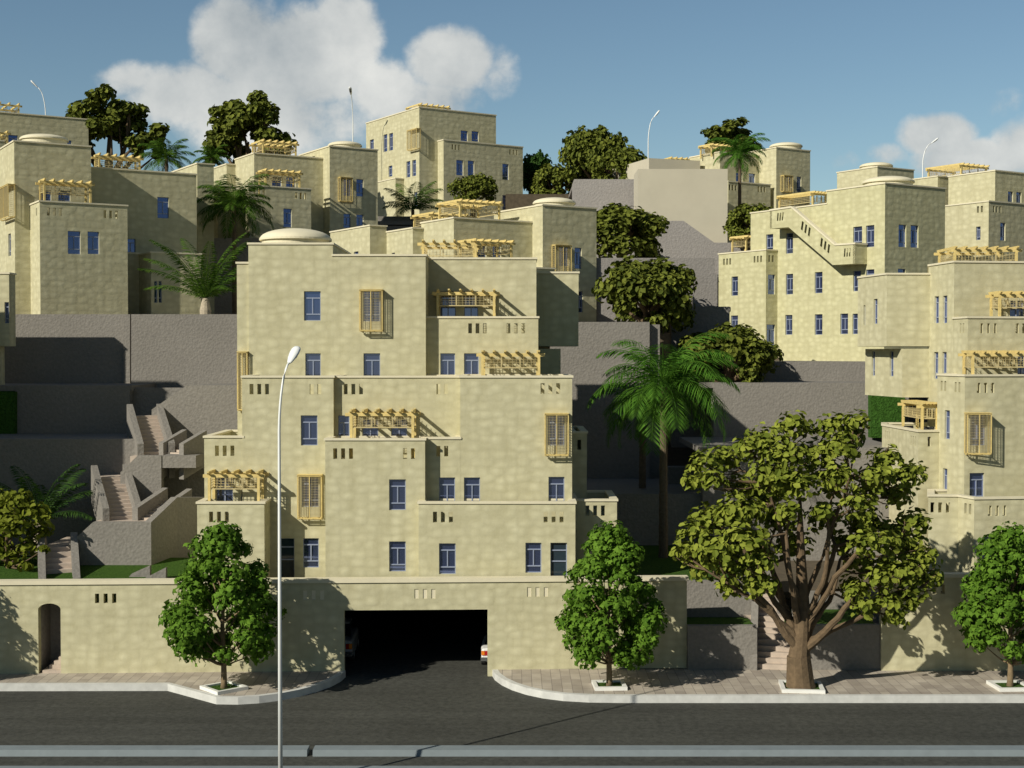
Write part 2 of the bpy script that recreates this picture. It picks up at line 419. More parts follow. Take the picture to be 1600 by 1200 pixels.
        for q in (0, w):
            for i in range(1, 4): lb.bar(P(q, depth * i / 4, za), P(q, depth * i / 4, zb), .012, .014, up=d)
            for i in range(1, nh): z = za + (zb - za) * i / nh; lb.bar(P(q, 0, z), P(q, depth, z), .010, .012)
        o = s.part(fb, 'lattice_bay', WOOD, uv=False); lb.build('lattice', LATT, o, uv=False)
    def dome(s, px, py, hw, v, h=.13, drum=.2):
        c = s.f(px, py, v); r = hw / F * s.world(c.x, c.y, 0).y
        mb = MB(); R0 = r * .95
        prof = [(R0, -1.2), (R0, drum)] + [(r * 1.02, drum), (r * 1.02, drum + .09)]
        hh = h * 2 * r
        for i in range(1, 13):
            t = i / 12 * math.pi / 2; prof.append((r * 1.0 * math.cos(t) + .001, drum + .09 + hh * math.sin(t)))
        mb.lathe(c, prof, 48)
        o = s.part(mb, 'dome', DOME, smooth=False)
        for p in o.data.polygons: p.use_smooth = p.center.z > c.z + drum + .08
    def pergola(s, label, x0, x1, ytop, v, dv, n=6, yb=None, zb=None, over=.3, screen=True, hmax=None):
        A = s.f(x0, ytop, v); B = s.f(x1, ytop, v); zt = A.z + .16
        zb = zb if zb is not None else zt - 2.35
        w = B.x - A.x; c = s.world(A.x + w / 2, v + dv / 2, zb)
        make_pergola(label, c, s.a, w, dv, zt - zb, n, over, screen)

def make_pergola(label, loc, rz, w, d, h, n, over=.3, screen=True):
    root = thing('pergola', label, 'pergola', loc, rz, 'yellow timber pergolas on the house terraces')
    X, Yd = w / 2, d / 2
    for sx in (-1, 1):
        for sy in (-1, 1):
            m = MB(); m.box((sx * X - .06, sy * Yd - .06, 0), (sx * X + .06, sy * Yd + .06, h - .28)); m.build('post', WOOD, root, uv=False)
    for sy in (-1, 1):
        m = MB(); m.box((-X - .28, sy * Yd - .05, h - .28), (X + .28, sy * Yd + .05, h - .135)); m.build('beam', WOOD, root, uv=False)
    for i in range(n):
        x = -X + w * i / (n - 1); m = MB()
        m.prism([(x - .045, -Yd - over, h - .06), (x - .045, -Yd - over + .1, h - .13), (x - .045, Yd + over - .1, h - .13), (x - .045, Yd + over, h - .06), (x - .045, Yd + over, h + .01), (x - .045, -Yd - over, h + .01)], (.09, 0, 0))
        m.build('rafter', WOOD, root, uv=False)
    if screen:
        m = MB(); z0, z1 = h - .78, h - .31
        for sy in (-1, 1):
            m.box((-X + .07, sy * Yd - .02, z0 - .04), (X - .07, sy * Yd + .02, z0 + .01))
            k = max(6, int(w / .17))
            for i in range(1, k): x = -X + w * i / k; m.box((x - .009, sy * Yd - .012, z0), (x + .003, sy * Yd + .012, z1))
            for i in range(1, 4): z = z0 + (z1 - z0) * i / 4; m.box((-X + .07, sy * Yd - .016, z - .006), (X - .07, sy * Yd - .004, z + .006))
            for i in (1, 2): x = -X + w * i / 3; m.box((x - .025, sy * Yd - .026, z0), (x + .025, sy * Yd + .022, z1))
        for sx in (-1, 1):
            m.box((sx * X - .02, -Yd + .07, z0 - .04), (sx * X + .02, Yd - .07, z0 + .01))
            k = max(4, int(d / .17))
            for i in range(1, k): y = -Yd + d * i / k; m.box((sx * X - .012, y - .009, z0), (sx * X + .012, y + .003, z1))
            for i in range(1, 4): z = z0 + (z1 - z0) * i / 4; m.box((sx * X + .004, -Yd + .07, z - .010), (sx * X + .016, Yd - .07, z + .010))
        m.build('lattice_screen', LATT, root, uv=False)
    return root

# ================================================================== HOUSES
HG = 'flat roofed limestone houses on the hillside'
# ---- the central stepped house (front faces parallel to the picture)
M = House('stepped_house', 'tall stepped limestone house in the centre with terraces, above the dark garage opening', None, None, 0, 0, 3.2, HG)
M.block(308, 787, 413, v0=63.25, dv=2.2, sf=[(342, 809)])
M.block(319, 684, 380, v0=64.75, dv=5.2, wf=[(338, 745, 364, 800), (377, 745, 400, 800)], sf=[(351, 705)], u1=M.f(380, 684, 64.75).x)
M.block(378, 590, 521, v0=64.72, dv=3.4, wf=[(470, 649, 496, 696), (437, 841, 460, 911, 'd'), (473, 841, 498, 887), (471, 746, 498, 792)], sf=[(405, 608), (493, 608, 2)])
M.block(521, 590, 722, v0=65.05, dv=3.2, wf=[(528, 649, 546, 700), (566, 655, 591, 700), (611, 655, 636, 700)], sf=[(552, 608), (691, 608, 2)], ct=.086)
M.block(719, 590, 894, v0=63.8, dv=4.2, wf=[(857, 745, 882, 795), (856, 650, 882, 696), (725, 746, 750, 797)], sf=[(860, 607)], ct=.094)
M.block(508, 688, 664, v0=63.2, dv=2.1, wf=[(608, 749, 634, 797), (608, 846, 634, 893)], sf=[(536, 709), (639, 709, 2)])
M.block(660, 686, 719, v0=63.803, dv=1.6, wf=[(686, 746, 711, 797)], sf=[(691, 705, 2)], u1=M.f(719, 686, 63.8).x - .002)
M.block(654, 787, 899, v0=62.6, dv=1.6, wf=[(686, 849, 712, 897), (821, 848, 846, 895), (860, 848, 886, 909, 'd')], sf=[(692, 809), (865, 808)])
M.block(893, 783, 964, v0=64.4, dv=4.2, sf=[(930, 798)])
M.block(891, 677, 917, v0=67.4, dv=5, sf=[(905, 695, 1)])
M.block(370, 412, 392, v0=67.62, dv=7)
M.block(388, 382, 520, v0=67.5, dv=7.2, wf=[(475, 455, 501, 501), (477, 552, 501, 600)], par=.3)
M.block(520, 400, 665, v0=67.503, dv=8, wf=[(568, 552, 594, 600), (567, 455, 594, 502)], par=.3)
M.block(664, 405, 838, v0=70.0, dv=6.5, wf=[(688, 455, 712, 512), (725, 455, 747, 512)], par=.3)
M.block(664, 497, 841, v0=68.05, dv=2.2, wf=[(688, 552, 711, 600), (725, 552, 748, 600)], sf=[(746, 513), (806, 513)])
M.block(836, 427, 904, v0=72.6, dv=4, zb=541, bottom=True)
M.block(838, 545, 876, v0=72.65, dv=4, cap=False, par=.1)
M.bay((562, 454, 597, 516), v=67.5); M.bay((465, 744, 502, 810), v=64.72); M.bay((852, 648, 888, 711), v=63.8); M.bay((371, 551, 386, 640), v=67.62, depth=.3)
M.dome(462, 382, 55, 69.9, .15, .17)
M.pergola('small timber pergola on the lowest left terrace of the central stepped house', 327, 404, 742, 63.65, 1.0, 5, zb=9.0 - 1.45)
M.pergola('timber pergola on the middle terrace of the central house, left of its centre', 549, 645, 646, 63.6, 1.35, 6, zb=8.85)
M.pergola('timber pergola half in shadow on the upper terrace at the right of the central house', 684, 772, 457, 68.5, 1.4, 6, zb=15.0)
M.pergola('timber pergola with striped shadow on the right upper terrace of the central house', 754, 842, 553, 64.5, 3.2, 6, zb=12.2)
M.pergola('wide timber pergola on the flat roof of the central house', 661, 743, 380, 70.5, 2.6, 6, zb=16.8 + 1.0)

# ---- house behind it with the small domed tower
Fh = House('domed_house', 'limestone house with domed tower directly behind the central stepped house', 709, 341, 88, 32, 12, HG)
f1 = Fh.block(709, 341, 832, v0=0, xl=658, wf=[(745, 376, 760, 408), (770, 376, 783, 408)], par=.3)
u832 = Fh.f(832, 345, 0).x
t1 = Fh.block(848, 321, 932, u0=u832, dv=6, wf=[(898, 387, 909, 420), (903, 455, 911, 488), (874, 386, 890, 416)], par=.3)
Fh.bay((868, 384, 893, 426), v=t1['v0'])
Fh.dome(866, 323, 33, t1['v0'] + 2.6, .12, .16)
v2 = Fh.l(662, 358, 0).y
f2 = Fh.block(645, 357, 662, v0=v2, xl=601, u1=-.003, par=.3, wl=[(612, 395, 617, 410)])
v3 = Fh.l(604, 356, f2['u0']).y
f3 = Fh.block(578, 353, 604, v0=v3, xl=516, u1=f2['u0'] - .003, par=.3, wl=[(553, 393, 560, 410)])
Fh.block(690, 414, 832, v0=-2.6, dv=2.6, par=.9, u1=u832 - .004)
Fh.pergola('timber pergola on the terrace of the house behind the central one, over two blue windows', 741, 799, 377, -2.1, 1.7, 6, zb=18.3)
Fh.pergola('large timber pergola on the flat roof of the house behind the central one', 719, 780, 315, 1.6, 2.7, 7, zb=21.6)
Fh.pergola('low timber pergola beside the palm, behind the roof of the house behind the central one', 675, 728, 335, 6.5, 2.5, 6, zb=20.4)

# ---- left house
A = House('domed_house', 'left limestone house with a broad flat dome, standing on the tall grey retaining wall', 22, 221, 88, 31, 15.4, HG)
a1 = A.block(22, 221, 142, v0=0, dv=7, wf=[(60, 297, 80, 318), (91, 298, 110, 318)], wl=[(13, 365, 17, 400)], par=.3)
A.bay((-2, 292, 13, 341), u=0)
A.dome(69, 223, 36, 3.0, .10, .12)
u2 = A.f(47, 318, 0).x
a2 = A.block(62, 315, 199, u0=u2, dv=3.5, wf=[(106, 361, 126, 397), (137, 362, 155, 397)], sf=[(85, 331), (173, 335)], sl=[(57, 331, 1)])
a3 = A.block(120, 261, 307, v0=2.0, dv=7, wf=[(246, 308, 264, 341), (197, 373, 212, 400)], par=.3)
A.block(194, 396, 240, v0=.8, dv=1.3, par=.9)
u4 = A.f(217, 396, .8).x
A.block(236, 395, 314, u0=u4, dv=4.0, wf=[(241, 439, 246, 473), (248, 439, 253, 473)], par=.5)
A.block(308, 256, 334, v0=7.0, xl=268, par=.3)
A.pergola('timber pergola on the front terrace of the left domed house', 69, 141, 283, a2['v0'] + .45, 1.1, 6, zb=a2['z1'] - .9)
A.pergola('timber pergola on the flat roof right of the left dome, below the spreading tree', 155, 218, 243, 4.5, 1.0, 6, zb=a3['z1'] - .3)
A0 = House('flat_roofed_house', 'limestone house at the left edge behind the broad dome', -70, 170, 112, 31, 20, HG)
b0 = A0.block(-70, 170, 138, v0=0, dv=8, wf=[(13, 211, 28, 232), (97, 219, 112, 232)], par=.3)
A0.block(-90, 214, 6, v0=-3, dv=3.0)
A0.pergola('timber pergola on the topmost roof at the left edge', -30, 29, 160, 1.0, 2.6, 5, zb=b0['z1'] - .3)
A0.pergola('timber pergola below the roof at the left edge, beside the broad dome', -40, 11, 204, -2.5, 2.0, 5)
Z = House('house_corner', 'corner of a limestone house cut off by the left edge, above the green hedge', None, None, 0, 0, 3, HG)
Z.block(-170, 428, 14, v0=79.5, dv=1.0, zb=541, wf=[(7, 472, 14, 505)], bottom=True)
Z.block(-170, 541, 2, v0=79.9, dv=.5, cap=False, par=.1)

# ---- small domed house left of centre
Ch = House('domed_house', 'limestone house with a small domed tower and lattice window, behind the left palms', 397, 240, 106, 31, 18, HG)
c1 = Ch.block(397, 240, 505, v0=0, xl=367, wf=[(425, 276, 440, 296), (447, 277, 462, 297)], par=.3)
vc = Ch.l(368, 258, 0).y
Ch.block(354, 257, 368, v0=vc, xl=328, u1=-.003, wl=[(332, 290, 337, 303), (349, 286, 353, 300)], par=.3)
Ch.block(340, 290, 372, v0=vc - 2.5, dv=2.3, par=.3)
c2 = Ch.block(389, 290, 486, v0=-2.6, dv=2.6, wf=[(443, 326, 456, 355)], sf=[(405, 299), (470, 306)])
ut = Ch.f(505, 248, 0).x
ct = Ch.block(515, 229, 590, u0=ut, dv=6, wf=[(557, 280, 568, 307), (537, 334, 548, 356), (557, 335, 568, 357), (537, 280, 550, 306)], par=.3)
Ch.bay((532, 278, 551, 314), v=ct['v0'])
Ch.dome(539, 231, 26, ct['v0'] + 2.6, .11, .1)
Ch.pergola('timber pergola on the roof of the house below the second big tree', 411, 462, 221, 1.6, 2.2, 6, zb=c1['z1'] - .3)
Ch.pergola('timber pergola on the front terrace of the small domed house left of centre', 415, 468, 267, -2.2, 1.2, 6, zb=c2['z1'] - .9)

# ---- tall house at the top of the hill
B = House('flat_roofed_house', 'tall plain limestone house highest on the hill, no dome, timber beams just above its roof', 655, 168, 130, 32.5, 22, HG)
b1 = B.block(655, 168, 775, v0=0, xl=572, wf=[(720, 204, 731, 221), (737, 205, 748, 221)], par=.9,
        wl=[(578, 218, 584, 236), (599, 210, 605, 237), (608, 208, 614, 235), (607, 259, 613, 276), (635, 252, 641, 277), (644, 250, 650, 275), (647, 300, 652, 322)])
B.bay((636, 203, 651, 233), u=0)
ub = B.f(684, 219, 0).x
b2 = B.block(693, 219, 817, u0=ub, dv=4.5, wf=[(713, 250, 724, 274), (731, 251, 741, 275), (785, 256, 795, 281), (785, 305, 795, 328)], sf=[(712, 230), (802, 238)])
B.block(618, 279, 640, u0=-.9, dv=4.5, par=.3, u1=-.01)
B.pergola('low row of timber beams on the roof of the tallest house', 657, 700, 164, .6, 2.4, 6, zb=b1['z1'] - .9, screen=False)

# ---- far right back house and its plain annexe
G = House('domed_house', 'far limestone house with a domed tower behind the palm at the upper right', 1213, 231, 125, 32, 20, HG)
g1 = G.block(1213, 231, 1266, v0=0, dv=6, wf=[(1245, 276, 1252, 300), (1229, 276, 1238, 294)], par=.3)
G.bay((1225, 275, 1239, 299), v=0)
G.dome(1228, 232, 25, 2.7, .11, .1)
g2 = G.block(1125, 238, 1198, v0=2.2, xl=1078, wf=[(1150, 270, 1160, 290), (1170, 271, 1180, 291)], par=.3)
G.block(1138, 284, 1204, v0=.2, dv=2.0, sf=[(1145, 293), (1190, 296)])
G.pergola('timber pergola on the roof of the far house, left of the palm crown', 1112, 1150, 227, 3.0, 1.5, 6, zb=g2['z1'] - .3)
K = House('plain_house', 'plain smooth beige house without windows at the upper right, beside the palm', None, None, 0, 0, 16, HG)
K.block(997, 264, 1137, v0=116, dv=4, cap=False, par=.05, mat=PLAIN)
K2 = House('plain_house', 'low smooth beige upper house just behind the plain windowless one', 1014, 247, 124, 20, 22, HG)
K2.block(1014, 247, 1094, v0=0, xl=957, cap=False, par=.05, mat=PLAIN)
K2.pergola('timber pergola on the roof behind the plain beige house', 1048, 1080, 248, 4.0, 3.0, 5, zb=K2.f(1014, 247, 0).z - .6, screen=False)

# ---- right house with the outside stair
E = House('domed_house', 'right limestone house with a slanting outside stair on its sunlit face and a dome', 1383, 287, 95, 32, 13.65, HG)
e1 = E.block(1383, 287, 1477, v0=0, xl=1292, par=.3, mat=STONEY, wf=[(1404, 351, 1416, 386), (1423, 352, 1435, 387), (1403, 420, 1415, 450)],
        wl=[(1333, 354, 1347, 384), (1353, 352, 1366, 386), (1333, 423, 1345, 455), (1353, 421, 1366, 452), (1313, 490, 1325, 522), (1332, 490, 1345, 522)])
vb, vc_ = E.l(1292, 319, .004).y, E.l(1173, 335, .004).y
h = E.l(1292, 319, 0).z
E.poly([(.004, vb + .002), (6.5, vb + .002), (6.5, vc_), (.004, vc_)], 13.65, h, {3: [(1197, 366, 1208, 392), (1228, 364, 1239, 396), (1228, 428, 1239, 460), (1273, 425, 1285, 458), (1227, 492, 1238, 523), (1273, 491, 1285, 523)]}, {}, mat=STONEY)
vl = E.l(1215, 395, 0).y
ul = E.f(1197, 391, vl).x
E.block(1197, 391, 1215, v0=vl, u1=-.002, xl=1123, wf=[(1200, 429, 1211, 460), (1198, 507, 1211, 541)], sf=[(1205, 404, 2)], wl=[(1143, 432, 1153, 462), (1142, 493, 1153, 524)], sl=[(1136, 410), (1184, 406)], mat=STONEY)
# the cantilevered stair: a thick slanting parapet with slits standing out from the left face
sm = MB(); scap = MB(); U = -1.15
top = [E.l(x, y, U) for x, y in ((1203, 329), (1237, 324), (1305, 383), (1336, 381))]
bot = [E.l(x, y, U) for x, y in ((1203, 357), (1232, 355), (1301, 414), (1336, 412))]
for i in range(3):
    a, b, c, e = bot[i], bot[i + 1], top[i + 1], top[i]
    for off in (0, .2):
        P = lambda q: (U + off, q.y, q.z)
        # slits: split the panel along its length
        cut = [0] + sorted({0: [.36, .42, .48, .54, .60, .66], 1: [.26, .30, .34, .38, .42, .46, .70, .74, .78, .82, .86, .90], 2: [.48, .54, .60, .66, .72, .78]}[i]) + [1]
        for k in range(len(cut) - 1):
            L0, L1 = a.lerp(b, cut[k]), a.lerp(b, cut[k + 1]); H0, H1 = e.lerp(c, cut[k]), e.lerp(c, cut[k + 1])
            if k % 2 == 0: sm.quad(P(L0), P(L1), P(H1), P(H0))
            else: sm.quad(P(L0), P(L1), P(L1.lerp(H1, .38)), P(L0.lerp(H0, .38))); sm.quad(P(L0.lerp(H0, .80)), P(L1.lerp(H1, .80)), P(H1), P(H0))
    sm.quad((U, a.y, a.z), (0, a.y, a.z), (0, b.y, b.z), (U, b.y, b.z))
    sm.quad((U, a.y, a.z + .25), (0, a.y, a.z + .25), (0, b.y, b.z + .25), (U, b.y, b.z + .25))
    scap.bar((U + .1, e.y, e.z + .03), (U + .1, c.y, c.z + .03), .32, .12)
for q in (0, 3): sm.prism([(U, bot[q].y, bot[q].z), (-.001, bot[q].y, bot[q].z), (-.001, top[q].y, top[q].z), (U, top[q].y, top[q].z)], (0, .2 if q == 3 else -.2, 0))
e_ = top[3]; scap.bar((U - .05, e_.y + .1, e_.z + .03), (0, e_.y + .1, e_.z + .03), .3, .12)
so = E.part(sm, 'outside_stair', STONEY); scap.build('stair_cap', CAP, so)
E.dome(1388, 290, 39, 3.2, .11, .15)
E.pergola('timber pergola on the roof terrace beside the slanting outside stair', 1270, 1290, 302, 10.5, 3.6, 5, zb=h - .9)
E.pergola('small timber pergola on the far left terrace of the right house with the outside stair', 1166, 1186, 371, vl + 5.0, 1.6, 4, zb=E.l(1123, 397, ul).z - .9)

E2 = House('domed_house', 'small domed limestone house whose top shows behind the house with the outside stair', 1371, 261, 120, 32, 20, HG)
E2.block(1371, 261, 1428, v0=0, xl=1308, par=.3)
E2.dome(1369, 264, 25, 3.2, .11, .15)
E3 = House('flat_roofed_house', 'limestone house with a roof pergola at the upper right edge', 1555, 267, 108, 32, 18, HG)
x1 = E3.block(1555, 267, 1690, v0=0, xl=1482, wf=[(1575, 299, 1583, 319), (1588, 300, 1596, 320)], par=.5)
us = E3.l(1478, 276, 0)
E3.block(1477, 277, 1483, v0=us.y + .3, dv=7.0, u0=-.6, par=.3)
xd = E3.f(1506, 319, 0)
E3.block(1545, 315, 1680, v0=-2.6, dv=7.5, wf=[(1563, 348, 1571, 376)], wl=[(1525, 354, 1532, 375)], sl=[(1531, 327, 2)], sf=[(1558, 327)])
E3.pergola('timber pergola standing against the sky on the upper right roof', 1502, 1541, 258, 3.5, 3.3, 6, zb=x1['z1'] - .5)

# ---- right foreground house
D = House('stepped_house', 'large stepped limestone house at the right edge with an overhanging upper storey', None, None, 0, 0, 3, HG)
def dp(*pts): return [tuple(at(px, 550, Y).xy) for px, Y in pts]
def dz(px, py, Y): return at(px, py, Y).z
DT = 64.0
D.poly(dp((1385, 73.3), (1454, 73.4), (1454, 80), (1340, 79), (1340, 76.9)), dz(1385, 541, 73.3), dz(1385, 429, 73.3), {4: [(1349, 477, 1352, 508), (1365, 467, 1371, 506)]}, {}, par=.3, bottom=True)
D.poly(dp((1410, 73.35), (1454, 73.45), (1454, 80), (1352, 80), (1352, 77.8)), dz(1410, 621, 73.3), dz(1410, 545, 73.3), {4: [(1362, 549, 1367, 587), (1390, 549, 1396, 588)]}, {}, par=.05, cap=False, bottom=True)
D.poly(dp((1490, 70.5), (1700, 71.4), (1700, 80), (1450, 80), (1450, 73.6)), 3, dz(1490, 410, 70.5), {4: [(1460, 463, 1467, 505), (1473, 462, 1480, 505), (1459, 550, 1466, 592), (1472, 550, 1479, 592)], 0: [(1578, 470, 1600, 512)]}, {}, par=.3)
D.poly(dp((1512, 68.6), (1700, 69.6), (1700, 71), (1489, 71), (1489, 70.4)), 3, dz(1512, 497, 68.6), {0: [(1590, 555, 1606, 600)]}, {4: [(1503, 513, 2)], 0: [(1544, 513), (1600, 513)]})
D.poly(dp((1508, 67.0), (1700, 68.0), (1700, 69.2), (1465, 70.3), (1465, 69.6)), 3, dz(1508, 588, 67), {4: [(1476, 641, 1484, 686), (1473, 732, 1480, 780)], 0: [(1515, 739, 1538, 786), (1516, 649, 1540, 696)]}, {4: [(1474, 603, 2), (1496, 605, 2)], 0: [(1540, 606)]})
D.poly(dp((1436, 69.2), (1470, 69.4), (1470, 77), (1379, 77), (1379, 75.3)), 3, dz(1436, 675, 69.2), {}, {4: [(1387, 681), (1427, 689)], 0: [(1452, 690, 1)]})
D.poly(dp((1452, 66.3), (1499, 66.2), (1524, 65.0), (1700, 65.6), (1700, 69), (1452, 69)), 3, dz(1499, 776, 66.2), {2: [(1536, 838, 1560, 880)]}, {0: [(1469, 793)], 1: [(1512, 795, 2)], 2: [(1558, 798)]})
D.bay((1512, 647, 1549, 709), v=66.98, depth=.45)
D.pergola('timber pergola on the roof of the right edge house', 1492, 1588, 390, 71.8, 2.6, 7, zb=dz(1490, 410, 70.5) - .3)
D.pergola('timber pergola over a blue door on the top terrace of the right edge house', 1562, 1640, 460, 68.95, 1.2, 6, zb=dz(1512, 497, 68.6) - .9)
D.pergola('timber pergola with striped shadows on the second terrace of the right edge house', 1520, 1640, 553, 67.4, 1.3, 8, zb=dz(1508, 588, 67) - .9)
D.pergola('timber pergola over dark furniture on the low left balcony of the right edge house', 1441, 1464, 634, 69.9, 3.4, 5, zb=dz(1436, 675, 69.2) - .9)
for i, (px, Y, rz) in enumerate(((1427, 72.0, .4), (1447, 71.0, -.7))):      # two dark chairs under that pergola
    c = thing('terrace_chair', ('dark terrace chair at the left under the balcony pergola', 'dark terrace chair at the right under the balcony pergola')[i], 'chair', Vector((at(px, 650, Y).x, Y, dz(1436, 675, 69.2) - .9)), rz)
    m = MB(); m.box((-.28, -.28, .40), (.28, .28, .46)); m.build('seat', RUBBER, c, uv=False)
    m = MB(); m.prism([(-.28, .24, .46), (.28, .24, .46), (.28, .34, 1.05), (-.28, .34, 1.05)], (0, .05, 0)); m.build('backrest', RUBBER, c, uv=False)
    for sx in (-1, 1):
        for sy in (-1, 1):
            m = MB(); m.box((sx * .25 - .025, sy * .25 - .025, 0), (sx * .25 + .025, sy * .25 + .025, .4)); m.build('leg', RUBBER, c, uv=False)

# ================================================================== STREET WALL with the garage and the arched doorway
SW = Frame(600, 1050, 61.6, 2.2)
root = thing('street_wall', 'long limestone street wall with arched doorway and wide dark garage opening', 'wall', SW.o, SW.a)
W0, W1 = SW.f(-130, 1000, 0).x, SW.f(1073, 1000, 0).x
top = SW.f(600, 910, 0).z
def swh(x0, y0, x1, y1, dpt=.4):
    a = SW.f(x0, (y0 + y1) / 2, 0).x; b = SW.f(x1, (y0 + y1) / 2, 0).x; xm = (x0 + x1) / 2
    return (a - W0, b - W0, -.1, SW.f(xm, y0, 0).z, dpt)
gar = swh(538, 953, 762, 1080); door = swh(60, 943, 95, 1080)
holes = [gar, door]; fills = []
for px, py in ((165, 935), (490, 930), (664, 928), (840, 925)):
    c = SW.f(px, py, 0)
    for q in (-1, 0, 1): m = c.x - W0 + q * .37; holes.append((m - .09, m + .09, c.z - .21, c.z + .21, .4)); fills += [(W0 + m, c.z)] if px > 300 else []
mb = MB(); facade(mb, (W0, 0), (W1, 0), -.1, top, holes)
facade(mb, (W1, .4), (W0, .4), -.1, top, [(W1 - W0 - b, W1 - W0 - a, c, e, 0) for a, b, c, e, k in holes])
mb.quad((W1, 0, 0), (W1, .4, 0), (W1, .4, top), (W1, 0, top))
# round head of the doorway
a, b, c, e, k = door; r = (b - a) / 2; rise = r * .55
for sgn in (-1, 1):
    pts = [(W0 + (a + b) / 2 + sgn * r, e)] + [(W0 + (a + b) / 2 + sgn * r * math.cos(t), e - rise + rise * math.sin(t)) for t in [i / 8 * math.pi / 2 for i in range(9)]]
    if sgn < 0: pts = pts[::-1]
    mb.prism([(x, .004, z) for x, z in pts], (0, .39, 0))
mb.build('wall', STONE, root)
m = MB(); m.box((W0, -.07, top - .004), (W1 + .07, .47, top + .17)); m.build('coping', CAP, root)
m = MB()
for q, z in fills: m.box((q - .088, .03, z - .208), (q + .088, .2, z + .208))
m.build('lit_slit_block', CAP, root, uv=False)  # pale blocks added to imitate sunlit stone seen through the slits
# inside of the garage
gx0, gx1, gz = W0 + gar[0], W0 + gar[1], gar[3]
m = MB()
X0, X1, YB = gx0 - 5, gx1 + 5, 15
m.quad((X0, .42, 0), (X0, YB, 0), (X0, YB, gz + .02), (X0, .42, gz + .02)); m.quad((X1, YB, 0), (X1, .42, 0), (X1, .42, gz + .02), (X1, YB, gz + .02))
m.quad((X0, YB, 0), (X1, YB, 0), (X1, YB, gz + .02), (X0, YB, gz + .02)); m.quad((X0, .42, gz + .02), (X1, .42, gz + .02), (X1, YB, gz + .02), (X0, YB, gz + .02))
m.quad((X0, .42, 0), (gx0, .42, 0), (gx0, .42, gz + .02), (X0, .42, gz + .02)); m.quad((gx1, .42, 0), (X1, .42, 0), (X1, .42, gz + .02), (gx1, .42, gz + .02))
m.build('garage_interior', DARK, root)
# inside of the doorway: stair going up to the right
dx0, dx1 = W0 + door[0], W0 + door[1]
m = MB()
m.quad((dx0 - .05, .4, 0), (dx0 - .05, 3, 0), (dx0 - .05, 3, 3.1), (dx0 - .05, .4, 3.1)); m.quad((dx0 - .05, 2.0, 0), (dx0 + 5, 2.0, 0), (dx0 + 5, 2.0, 3.1), (dx0 - .05, 2.0, 3.1))
m.build('stairwell', GREYL, root)
m = MB()
for i in range(16): x = dx0 + .15 + i * .20; m.box((x, .05 if i == 0 else .405, .25 + i * .17), (dx0 + 4.4, 1.95, .25 + (i + 1) * .17 - .004 * (i % 2)))
m.build('doorway_stair', STEP, root)

SR = Frame(1500, 1050, 61.6, 0)
rootR = thing('street_wall', 'limestone street wall below the right edge house, spotted with tree shade', 'wall', SR.o, 0)
u0, u1 = SR.f(1377, 1000, 0).x, SR.f(1720, 1000, 0).x; zt = SR.f(1500, 902, 0).z
mb = MB(); hl = []
for px in (1460, 1640):
    c = SR.f(px, 921, 0)
    for q in (-1, 0, 1): hl.append((c.x - u0 + q * .37 - .09, c.x - u0 + q * .37 + .09, c.z - .21, c.z + .21, .4))
facade(mb, (u0, 0), (u1, 0), 0, zt, hl); facade(mb, (u1, .4), (u0, .4), 0, zt, [(u1 - u0 - b, u1 - u0 - a, c, e, 0) for a, b, c, e, k in hl])
mb.quad((u0, .4, 0), (u0, 0, 0), (u0, 0, zt), (u0, .4, zt)); mb.build('wall', STONE, rootR)
m = MB(); m.box((u0 - .07, -.07, zt - .004), (u1, .47, zt + .15)); m.build('coping', CAP, rootR)

# ================================================================== RETAINING WALLS, TERRACES, STAIRS
def wallpoly(label, pts, Y, th=.45, mat=None, name='retaining_wall', cat='retaining wall', dx=0.):
    P = [at(x, y, Y) for x, y in pts]; m = MB()
    area = sum(P[i].x * P[(i + 1) % len(P)].z - P[(i + 1) % len(P)].x * P[i].z for i in range(len(P)))
    if area < 0: P.reverse()
    m.prism([tuple(p) for p in P], (dx, th, 0))
    return tag(m.build(name, mat or GREY), label, cat)
def rect(x0, y0, x1, y1): return [(x0, y0), (x1, y0), (x1, y1), (x0, y1)]
def slab(name, x0, x1, y, Y0, Y1, mat, zoff=0.0, rise=0.0, th=.3):
    a = at(x0, y, Y0); b = at(x1, y, Y0); z = a.z + zoff; m = MB(); Y0 += .06
    p = [(a.x, Y0, z), (b.x, Y0, z), (b.x, Y1, z + rise), (a.x, Y1, z + rise)]
    m.v = [(q[0], q[1], q[2] - th) for q in p] + p
    for f in ((0, 3, 2, 1), (4, 5, 6, 7), (0, 1, 5, 4), (1, 2, 6, 5), (2, 3, 7, 6), (3, 0, 4, 7)): m.f.append(f)
    return tag(m.build(name, mat), kind='structure')
# left group
wallpoly('tall grey retaining wall under the left domed house, left of the narrow corner', rect(-140, 491, 194, 690), 84.6, 2.5)
wallpoly('tall grey retaining wall below the short palm, right of the narrow corner', rect(205, 491, 380, 690), 84.0, 3.0)
slab('terrace', -140, 385, 491, 84.75, 104, GREY, -.02)
wallpoly('narrow sunlit corner pier of the tall grey retaining wall', rect(193, 491, 203, 690), 84.3, 2.7)
wallpoly('mid height grey retaining wall left of the upper stairs', rect(24, 602, 203, 700), 78.6, .6)
slab('terrace', -140, 205, 602, 78.6, 84.6, GREY, -.02)
wallpoly('grey retaining wall with sloping left shoulder right of the upper stairs', [(237, 640), (292, 602), (385, 602), (385, 780), (237, 780)], 76.2, .6)
slab('terrace', 292, 385, 602, 76.6, 84.1, GREY, -.05)
wallpoly('long low grey retaining wall in deep shade behind the dark palm', rect(-140, 686, 213, 915), 73.0, .5)
slab('terrace', -140, 213, 686, 73.2, 78.7, GREY, -.02)
tag(wallpoly('green clipped hedge panel under the overhanging storey of the right edge house', rect(1361, 617, 1414, 684), 83.6, .7, HEDGE, 'hedge', 'hedge'))
